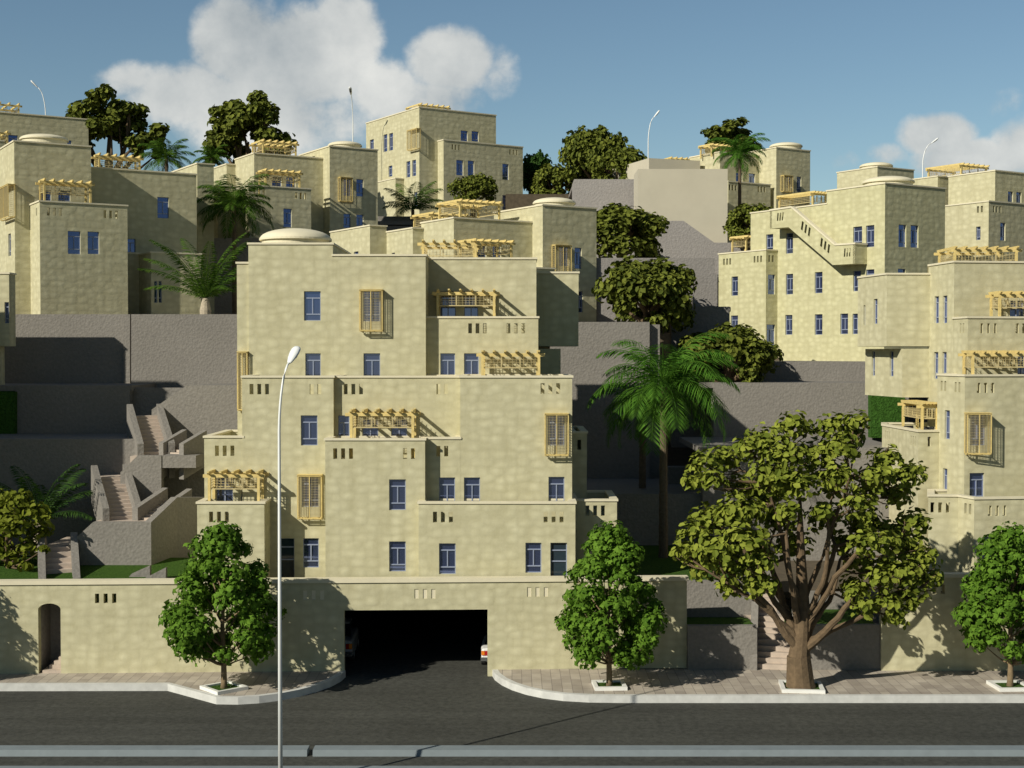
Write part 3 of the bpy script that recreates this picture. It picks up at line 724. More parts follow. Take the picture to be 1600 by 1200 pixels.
tag(wallpoly('square clipped green hedge panel at the left edge', rect(-140, 612, 23, 690), 78.2, 1.5, HEDGE, 'hedge', 'hedge'))
slab('lawn', -160, 330, 919, 61.5, 67.6, GRASS, 0, .45, .7)
slab('garden_ground', -160, 330, 905, 67.6, 77, GRASS, 0, .6)

def stairs(label, flights, rails, landings=(), mat=STEP):
    """flights: (bottom point, top point, width, steps); rails: (a, b, height a, height b); landings: boxes"""
    root = thing('garden_stairs', label, 'stairs', tuple(flights[0][0]))
    inv = -Vector(flights[0][0])
    for a, b, w, n in flights:
        a = Vector(a); b = Vector(b); d = (b - a); d.z = 0; L = d.length; d.normalize(); sd = Vector((-d.y, d.x, 0)) * w / 2; m = MB()
        hh = (b.z - a.z) / n; tr = L / n
        for i in range(n):
            p = a + d * tr * i; q = a + d * (tr * (i + 1) + .04); z0 = a.z + hh * i; z1 = z0 + hh
            base = [p - sd, q - sd, q + sd, p + sd]
            lo = min(a.z, b.z) - .6
            m.v += [(k.x, k.y, z0 - .5) for k in base] + [(k.x, k.y, z1) for k in base]; o = len(m.v) - 8
            for f in ((0, 3, 2, 1), (4, 5, 6, 7), (0, 1, 5, 4), (1, 2, 6, 5), (2, 3, 7, 6), (3, 0, 4, 7)): m.f.append(tuple(o + k for k in f))
        m.build('flight', mat, root, loc=inv)
        for sg in (-1, 1):
            m = MB(); s1 = sd * (1 + .64 / w) * sg; s0 = sd * sg * (1 + .004)
            P = [a + s0 - d * .3, a + s1 - d * .3, b + s1, b + s0]
            m.v = [tuple(k - Vector((0, 0, 1.2))) for k in P] + [tuple(k + Vector((0, 0, .62))) for k in P]
            fs = [(0, 3, 2, 1), (4, 5, 6, 7), (0, 1, 5, 4), (1, 2, 6, 5), (2, 3, 7, 6), (3, 0, 4, 7)]
            m.f = fs if sg < 0 else [tuple(reversed(f)) for f in fs]
            m.build('side_wall', GREY, root, loc=inv)
    for lo, hi in landings:
        m = MB(); m.box(lo, hi); m.build('landing', mat, root, loc=inv)
    return root
p5, q5 = at(93, 925, 63.2), at(90, 853, 66.2)
p3, q3 = at(190, 812, 68.6), at(172, 745, 71.6)
p1, q1 = at(243, 711, 72.6), at(226, 649, 76.2)
r4, s4 = at(236, 813, 68.3), at(277, 782, 70.4)
r2, s2 = at(274, 711, 72.4), at(304, 690, 73.6)
stairs('pale stone garden stairs zigzagging up between grey walls on the left', [(p5, q5, 1.15, 8), (p3, q3, 1.25, 11), (p1, q1, 1.25, 11), (r4, s4, 1.1, 7), (r2, s2, 1.1, 5)], (),
       [((at(70, 900, 66.2).x, 66.2, q5.z - .5), (at(238, 900, 66.2).x, 69.5, q5.z)), ((at(150, 815, 68.0).x, 67.6, p3.z - .5), (at(240, 800, 68).x, 69.0, p3.z - .003)),
        ((at(152, 745, 71.6).x, 71.6, q3.z - .5), (at(218, 745, 71.6).x, 73.0, q3.z)), ((at(205, 711, 72.0).x, 71.8, p1.z - .4), (at(300, 711, 72).x, 73.2, p1.z - .003))])
wallpoly('lowest zigzag stair wall of rough grey render with sloping left top', [(106, 852), (145, 816), (236, 816), (236, 915), (106, 915)], 66.0, .4)
P = [at(236, 816, 66.0), at(277, 777, 68.2), at(325, 777, 70.0)]
m = MB()
for i in range(2):
    a, b = P[i], P[i + 1]; n = Vector(((b - a).y, -(b - a).x, 0)).normalized() * -.35
    lo = 3.2
    base = [(a.x, a.y), (b.x, b.y), (b.x + n.x, b.y + n.y), (a.x + n.x, a.y + n.y)]; zz = [a.z, b.z, b.z, a.z]
    m.v += [(x, y, lo) for x, y in base] + [(base[k][0], base[k][1], zz[k]) for k in range(4)]; o = len(m.v) - 8
    for f in ((0, 3, 2, 1), (4, 5, 6, 7), (0, 1, 5, 4), (1, 2, 6, 5), (2, 3, 7, 6), (3, 0, 4, 7)): m.f.append(tuple(o + k for k in f))
tag(m.build('retaining_wall', GREY), 'angled grey stair wall bending back towards the lowest left pergola', 'retaining wall')
wallpoly('upper zigzag stair wall of grey render carrying the cantilevered landing', [(188, 738), (215, 712), (252, 712), (252, 800), (188, 800)], 71.2, .5)
wallpoly('thick cantilevered grey landing edge beside the upper zigzag stair wall', rect(252.5, 712, 306, 731), 71.25, 1.6)
wallpoly('dark grey wall recessed under the cantilevered landing', rect(252, 731, 330, 815), 73.6, .5)
wallpoly('recessed shaded grey wall at the head of the upper stairs', rect(203, 606, 293, 700), 79.3, .5)
wallpoly('low grey kerb wall climbing the lawn, left of a pair', [(182, 925), (205, 897), (234, 884), (234, 925)], 63.6, .3)
wallpoly('low grey kerb wall climbing the lawn, right of a pair', [(204, 925), (212, 911), (259, 887), (259, 925)], 63.1, .3)

# house outside the left edge whose shade darkens the lower left walls
Q = House('stepped_house', 'stepped limestone house just outside the left edge, shading the grey walls', None, None, 0, 0, 3, HG)
Q.poly([(-60, 62.6), (-31.5, 62.6), (-31.5, 67.7), (-60, 67.7)], 3, 19.2); Q.poly([(-60, 67.8), (-32, 67.8), (-32, 73), (-60, 73)], 3, 22.2, par=.3)
# right group
wallpoly('broad grey retaining wall behind the tall palm, sunlit along its top', rect(860, 503, 1015, 780), 84.0, 1.0)
wallpoly('slim recessed end of the broad grey retaining wall behind the tall palm', rect(1015, 507, 1031, 780), 84.5, 1.0)
slab('terrace', 800, 1031, 507, 84.5, 100, GREY, -.02)
wallpoly('deeply shaded grey wall at the foot of the tall palm', rect(905, 772, 1097, 915), 74.5, .6)
slab('terrace', 905, 1118, 772, 74.6, 84.0, GREY, -.02)
wallpoly('shaded grey wall step between the two palm trunks and the big tree', rect(1043, 730, 1121, 790), 80.5, 1.0)
wallpoly('grey retaining wall below the middle bush, beside the right house', rect(1049, 479, 1140, 700), 90.5, 1.0)
slab('terrace', 1031, 1142, 479, 90.6, 101, GREY, -.02)
wallpoly('long grey retaining wall right of the tall palm, behind the big tree', rect(1115, 598, 1420, 790), 84.6, 1.0)
slab('terrace', 1100, 1440, 598, 84.7, 92, GREY, -.02)
wallpoly('rough grey base wall under the sunlit right house', rect(1188, 565, 1420, 612), 90.5, 1.0)
slab('terrace', 1188, 1440, 565, 90.6, 110, GREY, -.02)
wallpoly('grey retaining wall between the two big round bushes', rect(925, 403, 1117, 520), 92.6, .6, GREYP)
slab('terrace', 925, 1048, 403, 92.7, 112.5, GREYP, -.02)
wallpoly('short shaded grey wall beside the right house, next to the middle bush', rect(1083, 428, 1121, 490), 91.6, .5, GREYP)
wallpoly('mauve grey wall with sloping top in front of the plain beige house', [(925, 345), (1068, 345), (1116, 379), (1185, 379), (1185, 440), (925, 440)], 112, 1.0, GREYL)
slab('terrace', 900, 1300, 379, 112.2, 150, GREYP, -.02)
wallpoly('pale mauve square retaining wall left of the plain beige house', rect(897, 280, 1002, 352), 121, 4.0, GREYL)
slab('terrace', 897, 1002, 281, 121.5, 150, GREYP, -.03)
wallpoly('mauve wall behind the roof pergolas, below the tallest house', rect(560, 353, 930, 420), 116, 1.0, GREYP)
slab('terrace', 540, 930, 345, 116.2, 150, GREYP, -.02)
wallpoly('dark grey wall just under the tallest house, beside the low palm', rect(588, 338, 660, 400), 118.5, .8)
slab('terrace', 310, 600, 392, 104, 130, GREY, -.02)
wallpoly('grey wall at the foot of the palms below the house with a small domed tower', rect(300, 372, 520, 500), 102, 1.0, GREYP)
wallpoly('grey wall behind the big street tree, in mottled shade', rect(1098, 700, 1395, 985), 74.0, .6)
slab('terrace', 1098, 1420, 700, 74.1, 84.6, GREY, -.05)

slab('terrace', 790, 905, 303, 133, 150, SOIL, th=5)
# right entrance stairs
wallpoly('low rough grey entrance wall left of the street stairs', rect(1075, 978, 1183, 1062), 61.75, .35)
wallpoly('low rough grey entrance wall right of the street stairs, behind the big trunk', rect(1240, 977, 1376, 1062), 61.75, .35)
wallpoly('rough grey planting bed wall rising above the entrance', [(1068, 908), (1148, 908), (1186, 950), (1186, 985), (1068, 985)], 64.6, .4)
slab('planting_bed', 1075, 1183, 978, 61.9, 64.6, GRASS, -.12)
slab('planting_bed', 1240, 1376, 977, 61.9, 66.5, GRASS, -.12)
wallpoly('dark grey wall above the planting bed right of the street stairs', rect(1244, 925, 1380, 985), 66.4, .4)
slab('lawn', 900, 1150, 905, 64.9, 74.5, GRASS, -.1, .35)
slab('garden_ground', 1150, 1420, 915, 66.5, 74.5, SOIL, -.3, .4)
s0 = atz(1211, 1047, .3); s1 = at(1211, 962, 64.4)
stairs('pale stone street stairs between the low grey walls beside the big tree', [(Vector((s0.x, 61.8, .3)), s1, 1.5, 9), (at(1195, 950, 65.2), at(1178, 905, 68.0), 1.1, 8)], (), [((s1.x - 1.4, s1.y, s1.z - .4), (s1.x + .9, s1.y + 1.2, s1.z))])

# ================================================================== GROUND
m = MB()
prof = [(-25, -60), (35, -.06), (77, -.06), (77.2, 2.5), (84.4, 3.0), (84.6, 6), (101, 12), (104, 14), (112, 18), (130, 22), (150, 24.5), (260, 15), (900, -40), (4000, -60)]
for i in range(len(prof) - 1):
    a, b = prof[i], prof[i + 1]
    for x0, x1 in ((-3500, -150), (-150, -40), (-40, 40), (40, 150), (150, 3500)): m.quad((x0, a[0], a[1]), (x1, a[0], a[1]), (x1, b[0], b[1]), (x0, b[0], b[1]))
tag(m.build('hillside', SOIL), kind='structure')
m = MB(); m.quad((-150, 36, 0), (150, 36, 0), (150, 76.9, 0), (-150, 76.9, 0)); tag(m.build('road', ASPH), kind='structure')

# pavements with kerbs
def fillet(pts): return [atz(x, y, .3) for x, y in pts]
kl = fillet([(-260, 1069.5), (262, 1068.5), (338, 1089), (372, 1089.5), (405, 1087.5), (437, 1083.5), (468, 1077.5), (496, 1070), (518, 1062), (533, 1054), (540, 1047.5)])
kr = fillet([(768, 1044), (773, 1052), (784, 1060), (800, 1067.5), (822, 1074.5), (848, 1080), (880, 1084), (920, 1086.3), (975, 1087), (1100, 1087), (1860, 1087)])
def pavement(line, back, label):
    P = [(p.x, p.y) for p in line]
    m = MB(); poly = P + back; m.quad(*[(x, y, .296) for x, y in poly]); tag(m.build('pavement', PAVE), kind='structure')
    m = MB(); n = len(P); I = []; O = []
    for i in range(n):
        a = Vector(P[max(i - 1, 0)]); b = Vector(P[min(i + 1, n - 1)]); d = (b - a).normalized(); nn = Vector((-d.y, d.x)); I.append(Vector(P[i]) + nn * .24); O.append(Vector(P[i]))
    for i in range(n - 1):
        for w in (0,):
            a, b, c, e = O[i], O[i + 1], I[i + 1], I[i]
            g = .008 if (b - a).length > 1 else 0
            m.quad((a.x, a.y, .302), (b.x, b.y, .302), (c.x, c.y, .302), (e.x, e.y, .302)); m.quad((a.x, a.y, -.02), (b.x, b.y, -.02), (b.x, b.y, .302), (a.x, a.y, .302)); m.quad((c.x, c.y, .2), (e.x, e.y, .2), (e.x, e.y, .302), (c.x, c.y, .302))
    tag(m.build('kerb', KERB), kind='structure')
wl = SW.world(W0, .1, 0); wg = SW.world(gx0 - .05, .1, 0)
pavement(kl, [(wg.x, wg.y), (wl.x - 6, wl.y - .2)], 'l')
wr = SW.world(gx1 + .02, .1, 0); w2 = SW.world(W1, .1, 0)
pavement(kr, [(kr[-1].x, 61.9), (w2.x, w2.y), (wr.x, wr.y)], 'r')
m = MB()
ya, yb = atz(800, 1164.5, .22).y, atz(800, 1172.5, .22).y
def med(xa, xb):
    m.v += [(xa, yb, -.02), (xb, yb, -.02), (xb, ya, -.02), (xa, ya, -.02), (xa, yb + .06, .22), (xb, yb + .06, .22), (xb, ya, .22), (xa, ya, .22)]; o = len(m.v) - 8
    for f in ((0, 3, 2, 1), (4, 5, 6, 7), (0, 1, 5, 4), (1, 2, 6, 5), (2, 3, 7, 6), (3, 0, 4, 7)): m.f.append(tuple(o + k for k in f))
gapx = at(488, 1170, ya).x
x = gapx + .1
med(-60, gapx - .1); med(gapx + .1, 60)
tag(m.build('median_kerb', MEDIAN), kind='structure')
yc = atz(800, 1196.5, .1).y
m = MB(); m.box((-60, yc - 1.2, -.02), (60, yc, .1)); tag(m.build('near_kerb', MEDIAN), kind='structure')

# ================================================================== TREES
rnd = random.Random(11)
def rdir(r=rnd):
    while True:
        v = Vector((r.uniform(-1, 1), r.uniform(-1, 1), r.uniform(-1, 1)))
        if .05 < v.length < 1: return v.normalized()
def leaf(m, p, n, size, r, lobed=True):
    n = n.normalized(); a = n.cross(rdir(r)).normalized(); b = n.cross(a)
    if lobed:
        rad = (1, .5, .85, .45, .7, .45, .85, .5); i = len(m.v)
        for k in range(8):
            t = k * math.pi / 4; q = size * .62 * rad[k] * r.uniform(.85, 1.1)
            m.v.append(tuple(p + a * math.cos(t) * q + b * math.sin(t) * q - n * (.22 * q if k % 2 == 0 else -.05 * q)))
        m.f.append(tuple(range(i, i + 8)))
    else:
        i = len(m.v); s = size * .55
        pts = [(-1, -.15, -.12), (-.15, -.8, .10), (.55, -.5, .06), (1.05, .15, -.22), (.25, .8, .06), (-.55, .55, .10)]
        for x, y, z in pts: m.v.append(tuple(p + a * x * s * r.uniform(.85, 1.15) + b * y * s * r.uniform(.85, 1.15) + n * z * s))
        m.f.append((i, i + 1, i + 2, i + 3)); m.f.append((i, i + 3, i + 4, i + 5))
def crown_mesh(lobes, n, size, r, lobed=True, up=.55, fill=.35):
    m = MB(); w = [q[1] ** 2 for q in lobes]
    for _ in range(n):
        c, rad = r.choices(lobes, w)[0]; d = rdir(r)
        if d.z < -.3 and r.random() < .5: d.z *= -.5
        k = 1 - fill * r.random() ** 1.3
        p = Vector(c) + Vector((d.x, d.y, d.z * .85)) * rad * k
        leaf(m, p, d * 1.0 + Vector((0, 0, up)) + rdir(r) * .75, size * r.uniform(.7, 1.25), r, lobed)
    return m
def limb(m, p0, p1, r0, r1, r, sag=.12, n=7, seg=6):
    p0 = Vector(p0); p1 = Vector(p1); L = (p1 - p0).length; pts = []; rr = []
    off = rdir(r) * L * sag
    for i in range(seg + 1):
        t = i / seg; pts.append(p0.lerp(p1, t) + off * math.sin(math.pi * t) + Vector((0, 0, -L * .06 * math.sin(math.pi * t))) + rdir(r) * L * .015 * (0 < i < seg)); rr.append(r0 + (r1 - r0) * t)
    m.tube(pts, rr, n); return pts
# ---- young street trees
def street_tree(label, base, H, Wd, seed, lean=0):
    r = random.Random(seed)
    root = thing('street_tree', label, 'tree', base, r.uniform(0, 6), 'young green street trees in white planters')
    lobes = []
    prof = [(.25, .80), (.36, .98), (.46, .96), (.56, .86), (.66, .82), (.76, .70), (.86, .55), (.94, .32)]
    for z, k in prof:
        cnt = max(3, int(8 * k))
        for i in range(cnt):
            t = 2 * math.pi * (i + r.random() * .8) / cnt; rr = Wd / 2 * k * r.uniform(.86, 1.12)
            lr = Wd * r.uniform(.09, .20)
            lobes.append((Vector((math.cos(t) * (rr - lr * .75), math.sin(t) * (rr - lr * .75), H * z + r.uniform(-.25, .25))), lr))
    m = MB(); hz = H * .62
    m.tube([(0, 0, -.1), (.01, 0, .3), (.03, .02, H * .2), (-.02, .05, H * .4), (.03, 0, hz), (0, 0, H * .85)], [.17, .125, .105, .085, .06, .02], 10)
    for i in range(26):
        c, lr = lobes[(i * 5) % len(lobes)]; z = max(H * .15, c.z - H * .20 - abs(c.xy.length) * .25)
        limb(m, (0, .02, min(z, H * .7)), c, .05, .012, r, .08, 5, 5)
    m.build('trunk', BARKT, root, smooth=True, uv=False)
    crown_mesh(lobes, 7600, .265, r, True, .35, .6).build('crown', LEAF_S, root, uv=False)
    return root
def planter(label, c, w, rz):
    t = thing('tree_planter', label, 'planter', c, rz, 'square white kerb planters round the street trees'); h = .14; k = .16; W = w / 2
    m = MB(); m.box((-W, -W, -.05), (W, -W + k, h)); m.box((-W, W - k, -.05), (W, W, h)); m.box((-W, -W + k, -.05), (-W + k, W - k, h)); m.box((W - k, -W + k, -.05), (W, W - k, h))
    m.build('rim', WHITE, t, uv=False)
    m = MB(); m.quad((-W + k, -W + k, .06), (W - k, -W + k, .06), (W - k, W - k, .06), (-W + k, W - k, .06)); m.build('soil', GRASS, t, uv=False)
b = atz(350, 1077, .3); street_tree('green street tree left of the garage, beside the tall white lamp', b, 6.65, 4.75, 3); planter('white diamond set planter at the street tree left of the garage', b, 1.45, R(42))
b = atz(952, 1073, .3); street_tree('green street tree between the garage and the big broad tree', b, 6.5, 4.6, 8); planter('white planter at the street tree right of the garage', b, 1.35, R(3))
b = atz(1578, 1074, .3); street_tree('green street tree at the right edge of the picture', b, 6.5, 4.6, 15); planter('white planter at the right edge street tree', b, 1.45, R(3))
b = atz(-175, 1072, .3); street_tree('green street tree just outside the left edge, only its shadow falls on the wall', b, 6.2, 4.6, 21)
# ---- big tree
def big_tree():
    b = atz(1252, 1075, .3); r = random.Random(5)
    root = thing('broad_tree', 'huge broad tree with thick brown trunk and yellow green leaves on the pavement', 'tree', b)
    spec = [(1195, 690, 42, 0), (1240, 668, 38, .6), (1300, 668, 36, .3), (1335, 660, 30, -.6), (1170, 700, 36, -.8), (1225, 715, 48, -1.2), (1275, 712, 44, 1.0), (1190, 785, 44, 2.0), (1215, 815, 40, 2.2), (1240, 850, 40, 2.6), (1320, 850, 40, 2.3), (1290, 810, 42, 2.6), (1345, 880, 34, 2.0), (1350, 820, 36, 2.4), (1315, 700, 38, -1.5), (1330, 680, 30, 1),
            (1250, 758, 40, -2.0), (1205, 755, 36, -1.6), (1160, 765, 40, .8), (1300, 750, 44, 1.4), (1100, 725, 34, -.6), (1128, 718, 36, .5), (1083, 752, 26, 0), (1115, 750, 28, -1.4),
            (1385, 720, 36, 0), (1415, 745, 34, -.5), (1370, 745, 36, -1.3), (1430, 735, 24, .6), (1400, 775, 34, .8), (1355, 770, 34, .8),
            (1110, 815, 44, .4), (1150, 800, 44, -1.5), (1085, 835, 36, -.4), (1068, 862, 26, 0), (1120, 860, 44, -1.6), (1165, 845, 46, -2.0), (1100, 885, 38, .5), (1150, 890, 42, -1.0), (1180, 915, 36, -1.2), (1140, 918, 30, .2), 
            (1230, 755, 44, 1.8), (1395, 835, 40, .8), (1430, 815, 34, .5), (1420, 850, 34, .8), (1380, 850, 36, -1.4), (1445, 872, 32, -.3), (1455, 905, 26, 0), (1415, 895, 40, -1), (1375, 905, 34, -1.2), 
            (1200, 742, 42, -1.5), (1230, 800, 30, -1.9), (1170, 800, 36, -1.5), (1185, 880, 34, -1.9), (1205, 915, 22, -1.5), (1340, 790, 36, -1.6), (1350, 850, 34, -1.5), (1310, 745, 34, -1.9), (1335, 925, 24, -1.3), (1285, 800, 24, -1.6), (1380, 890, 38, 1.9), (1415, 860, 36, 1.8), (1335, 915, 32, 2.0), (1430, 900, 30, 1.4), (1425, 930, 34, -.5), (1385, 945, 34, -1), (1350, 950, 28, -1.4), (1400, 965, 26, -.6), (1335, 935, 26, .6), (1350, 815, 40, 1.8), (1180, 860, 44, 2.3)]
    pm = 2200 / b.y; lobes = []
    for px, py, rp, dd in spec:
        p = at(px, py, b.y + dd * .9) - b; lobes.append((p, rp / pm * .84))
    m = MB()
    # flared, cut-off looking bole
    m.tube([(-.02, 0, -.1), (-.05, 0, .3), (-.12, 0, 1.35)], [.66, .58, .49], 12)
    hub = [Vector((-.1, 0, 1.30)), Vector((.0, .0, 2.4)), Vector((.05, .05, 3.6)), Vector((-.02, 0, 5.0)), Vector((-.05, .1, 6.6)), Vector((-.1, 0, 8.2))]
    m.tube(hub, [.46, .36, .28, .22, .14, .05], 12)
    mains = []
    for tgt, z0, r0 in ((( -2.3, -.9, 4.4), 1.5, .26), ((2.2, -.7, 4.1), 1.7, .26), ((-1.3, .9, 5.6), 2.0, .25), ((1.6, .9, 5.8), 1.9, .26), ((2.7, -.4, 6.4), 2.4, .22), ((-2.7, .2, 6.2), 2.3, .22), ((3.2, -.5, 3.9), 2.0, .18), ((-3.0, -.8, 4.4), 2.0, .18), ((-.9, -1.2, 6.6), 2.8, .2), ((.9, -.7, 7.2), 3.2, .18), ((-1.5, 0, 8.6), 3.8, .16), ((2.0, .2, 8.8), 3.8, .16), ((1.9, 1.3, 5.2), 2.4, .18), ((-1.9, 1.4, 5.4), 2.4, .18)):
        t = (z0 - 1.3) / 7; st = Vector((.18 * (1 if tgt[0] > 0 else -1), .1 * (1 if tgt[1] > 0 else -1), z0))
        pts = limb(m, st, tgt, r0 * .78, r0 * .34, r, .10, 9, 8); mains.append((pts, r0))
    for c, lr in lobes:
        best = min(((p - c).length + (4 if p.z > c.z + .4 else 0), i, j) for i, (pts, r0) in enumerate(mains) for j, p in enumerate(pts) if j > 1)
        pts, r0 = mains[best[1]]; p = pts[best[2]]
        q = limb(m, p, c, max(.045, r0 * (.45 - .02 * best[2])), .03, r, .1, 6, 5)
        for _ in range(3): limb(m, q[3], c + rdir(r) * lr * .8, .035, .012, r, .1, 5, 3)
    m.build('trunk', BARK, root, smooth=False, uv=False)
    crown_mesh(lobes, 9000, .285, r, False, .6, .7).build('crown', LEAF_B, root, uv=False)
    planter('white planter squeezed round the thick bole of the broad tree', b + Vector((0, -.05, 0)), 1.75, R(-6))
big_tree()
# ---- hillside trees: three kinds, copied
def round_tree(name, seed, kind, mat, n=3000, size=.42):
    r = random.Random(seed); root = thing(name, None, 'tree'); lobes = []
    if kind == 'bush':
        for i in range(46):
            d = rdir(r); k = r.uniform(.5, .8); d.z = d.z if d.z > -.2 or r.random() < .5 else -d.z
            lobes.append((Vector((d.x * 3.0 * k, d.y * 3.0 * k, 2.5 + d.z * 2.5 * k)), r.uniform(.55, .95)))
    else:
        groups = [((-2.0, 0, 4.3), 1.05), ((-1.1, .6, 5.4), 1.2), ((.1, -.2, 6.1), 1.25), ((1.2, .3, 5.4), 1.15), ((2.2, 0, 4.5), 1.0), ((1.7, -.7, 3.7), .9), ((-1.6, -.6, 3.6), .85), ((.5, .9, 4.7), 1.1), ((-.4, -.8, 4.8), 1.0), ((2.7, .2, 3.6), .6), ((-2.8, .1, 3.7), .65)]
        for c, R_ in groups:
            for i in range(7):
                d = rdir(r); lobes.append((Vector(c) + Vector((d.x, d.y, d.z * .75)) * R_ * .65, R_ * r.uniform(.38, .55)))
    m = MB()
    m.tube([(0, 0, -3), (0, 0, 0), (.05, 0, 1.2), (0, .05, 2.6), (0, 0, 4.2)], [.42, .34, .28, .2, .06], 9)
    for i in range(18):
        c, lr = lobes[(i * 7) % len(lobes)]; limb(m, (0, 0, r.uniform(.9, 2.2)), c, .16, .03, r, .1, 6, 5)
    m.build('trunk', BARK, root, smooth=False, uv=False)
    crown_mesh(lobes, n, size, r, False, .6, .6).build('crown', mat, root, uv=False)
    return root
protos = {'bush': round_tree('round_tree', 31, 'bush', LEAF_D, 6500, .30), 'tall': round_tree('spreading_tree', 32, 'tall', LEAF_D, 4600, .32), 'deep': round_tree('round_tree', 33, 'bush', LEAF_K, 3600, .42)}
used = set()
def tree(kind, label, cx, cytop, cybot, wpx, Y, rz=0.):
    o = protos[kind] if kind not in used else copy_tree(protos[kind])
    used.add(kind)
    c = at(cx, cybot, Y); w = wpx / F * Y; h = (cybot - cytop) / F * Y
    if kind == 'tall': sw, sh, zb = w / 6.6, h / 4.2, 2.9
    else: sw, sh, zb = w / 5.4, h / 3.9, .95
    o.location = (c.x, c.y, c.z - zb * sh); o.scale = (sw, sw, sh); o.rotation_euler = (0, 0, rz)
    o['label'] = label; o['category'] = 'tree'; o['group'] = 'dark trees on the hillside'
    return o
tree('tall', 'spreading dark tree with bare limbs on the upper left skyline, above a roof pergola', 170, 134, 252, 186, 120, .2)
tree('tall', 'spreading dark tree on the skyline behind the house with a small domed tower', 388, 137, 260, 184, 128, 2.6)
tree('bush', 'tall dark tree on the skyline between the tallest house and the plain beige house', 930, 190, 300, 108, 134, 4.1)
tree('bush', 'dark tree on the skyline touching the far street lamp left of the plain beige house', 965, 222, 305, 100, 131, 1.1)
tree('deep', 'deep green round tree immediately right of the tallest house', 838, 236, 312, 52, 138, .4)
tree('bush', 'dark tree filling the gap right of the tallest house, before a deep green one', 868, 250, 320, 80, 136, 2.2)
tree('bush', 'round bush in front of the tallest house, above the large roof pergola', 739, 267, 325, 74, 119, .7)
tree('bush', 'wide round tree in front of the mauve walls, right of the middle domed tower', 972, 312, 402, 142, 106, 3.0)
tree('bush', 'big round tree in the middle of the hill, left of the sunlit right house', 1012, 393, 512, 158, 88.3, 4.4)
tree('bush', 'round tree at the foot of the sunlit right house, right of the tall palm crown', 1137, 497, 608, 152, 87.5, 5.5)
tree('bush', 'round tree between the palm at the upper right and the slanting stair', 1178, 312, 380, 92, 112, 1.9)
tree('tall', 'spreading dark tree behind the palm at the upper right skyline', 1146, 184, 252, 142, 142, .9)
# ---- small garden tree on the left lawn
def garden_tree():
    b = at(12, 908, 65.4); r = random.Random(77); root = thing('garden_tree', 'olive green garden tree on the lawn at the left edge above the street wall', 'tree', b)
    pm = F / 65.4; lobes = []
    for px, py, rp in ((0, 800, 26), (28, 785, 26), (52, 800, 24), (62, 830, 22), (20, 825, 30), (48, 855, 22), (-10, 850, 28), (18, 868, 24), (70, 812, 12), (-30, 800, 28), (-40, 850, 26), (5, 780, 22), (40, 885, 13), (-5, 890, 16), (68, 858, 10)):
        lobes.append((at(px, py, 65.4 + r.uniform(-.8, .8)) - b, rp / pm))
    m = MB(); m.tube([(0, 0, -.3), (.02, 0, .6), (-.05, 0, 1.6), (0, 0, 2.8)], [.13, .1, .08, .03], 8)
    for c, lr in lobes: limb(m, (0, 0, min(max(.7, c.z - .9), 2.2)), c, .05, .015, r, .08, 5, 5)
    m.build('trunk', BARK, root, uv=False)
    crown_mesh(lobes, 1500, .27, r, False, .5, .7).build('crown', LEAF_Y, root, uv=False)
garden_tree()

# ---- palms
def palm_crown(seed, n, L, droop, lw=.045, spread=1.0, llk=1.0):
    r = random.Random(seed); m = MB()
    for i in range(n):
        az = i * 2.39996 + r.uniform(-.25, .25); el = R(78 - 95 * ((i + .5) / n) ** 1.0 * spread) ; Lf = L * r.uniform(.85, 1.08)
        hd = Vector((math.cos(az), math.sin(az), 0)); pts = []; p = Vector((0, 0, 0)); K = 16; a = el
        for k in range(K + 1):
            pts.append(p.copy()); p = p + (hd * math.cos(a) + Vector((0, 0, math.sin(a)))) * (Lf / K); a -= droop / K * (.5 + 1.1 * k / K)
        m.tube(pts, [.035 * (1 - .8 * k / K) for k in range(K + 1)], 4)
        side = hd.cross(Vector((0, 0, 1))).normalized(); tot = 46
        for j in range(4, tot):
            t = j / tot * K; q = int(min(t, K - 1)); pt = pts[q].lerp(pts[q + 1], t - q); tg = (pts[q + 1] - pts[q]).normalized()
            ll = llk * Lf * .25 * (math.sin(math.pi * min(1, .12 + .86 * j / tot)) ** .6 + .1)
            nu = side.cross(tg).normalized()
            for sg in (-1, 1):
                d = (side * sg * .85 + tg * .62 - Vector((0, 0, r.uniform(.18, .45))) + rdir(r) * .08).normalized()
                wv = tg * lw; e = pt + d * ll - Vector((0, 0, ll * .16)); md = pt + d * ll * .55
                o = len(m.v); m.v += [tuple(pt), tuple(md - wv), tuple(e), tuple(md + wv)]; m.f.append((o, o + 1, o + 2, o + 3))
    return m
def palm(label, cx, cy, Y, base_z, L, n=26, droop=1.5, seed=1, tr=.16, short=False, mat=None, lean=(0, 0), spread=1.0, ll=1.0):
    c = at(cx, cy, Y); root = thing('palm_tree', label, 'palm', (c.x, c.y, base_z), 0, 'palms among the houses'); h = c.z - base_z
    m = MB()
    if short: m.lathe((0, 0, 0), [(.34, -.2), (.36, .25), (.26, .7), (.16, h)], 12)
    else:
        K = 24; prof = []
        for k in range(K + 1):
            t = k / K; prof.append((tr * (1.15 - .35 * t) * (1 + .09 * (k % 2)), -.2 + (h + .2) * t))
        m.lathe((0, 0, 0), prof, 12)
    m.build('trunk', PBASE if short else PBARK, root, uv=False)
    palm_crown(seed, n, L, droop,   .03 if L < 3.4 else .036, spread, ll).build('crown', mat or LEAF_P, root, uv=False, loc=(0, 0, h))
palm('tall palm with a wide feathery crown in front of the dark grey walls', 1037, 605, 71, 3.8, 4.6, 31, 1.75, 2, .2)
palm('slimmer shaded palm half hidden behind the crown of the tall palm', 1004, 640, 77.5, 7.0, 3.0, 20, 1.9, 4, .17)
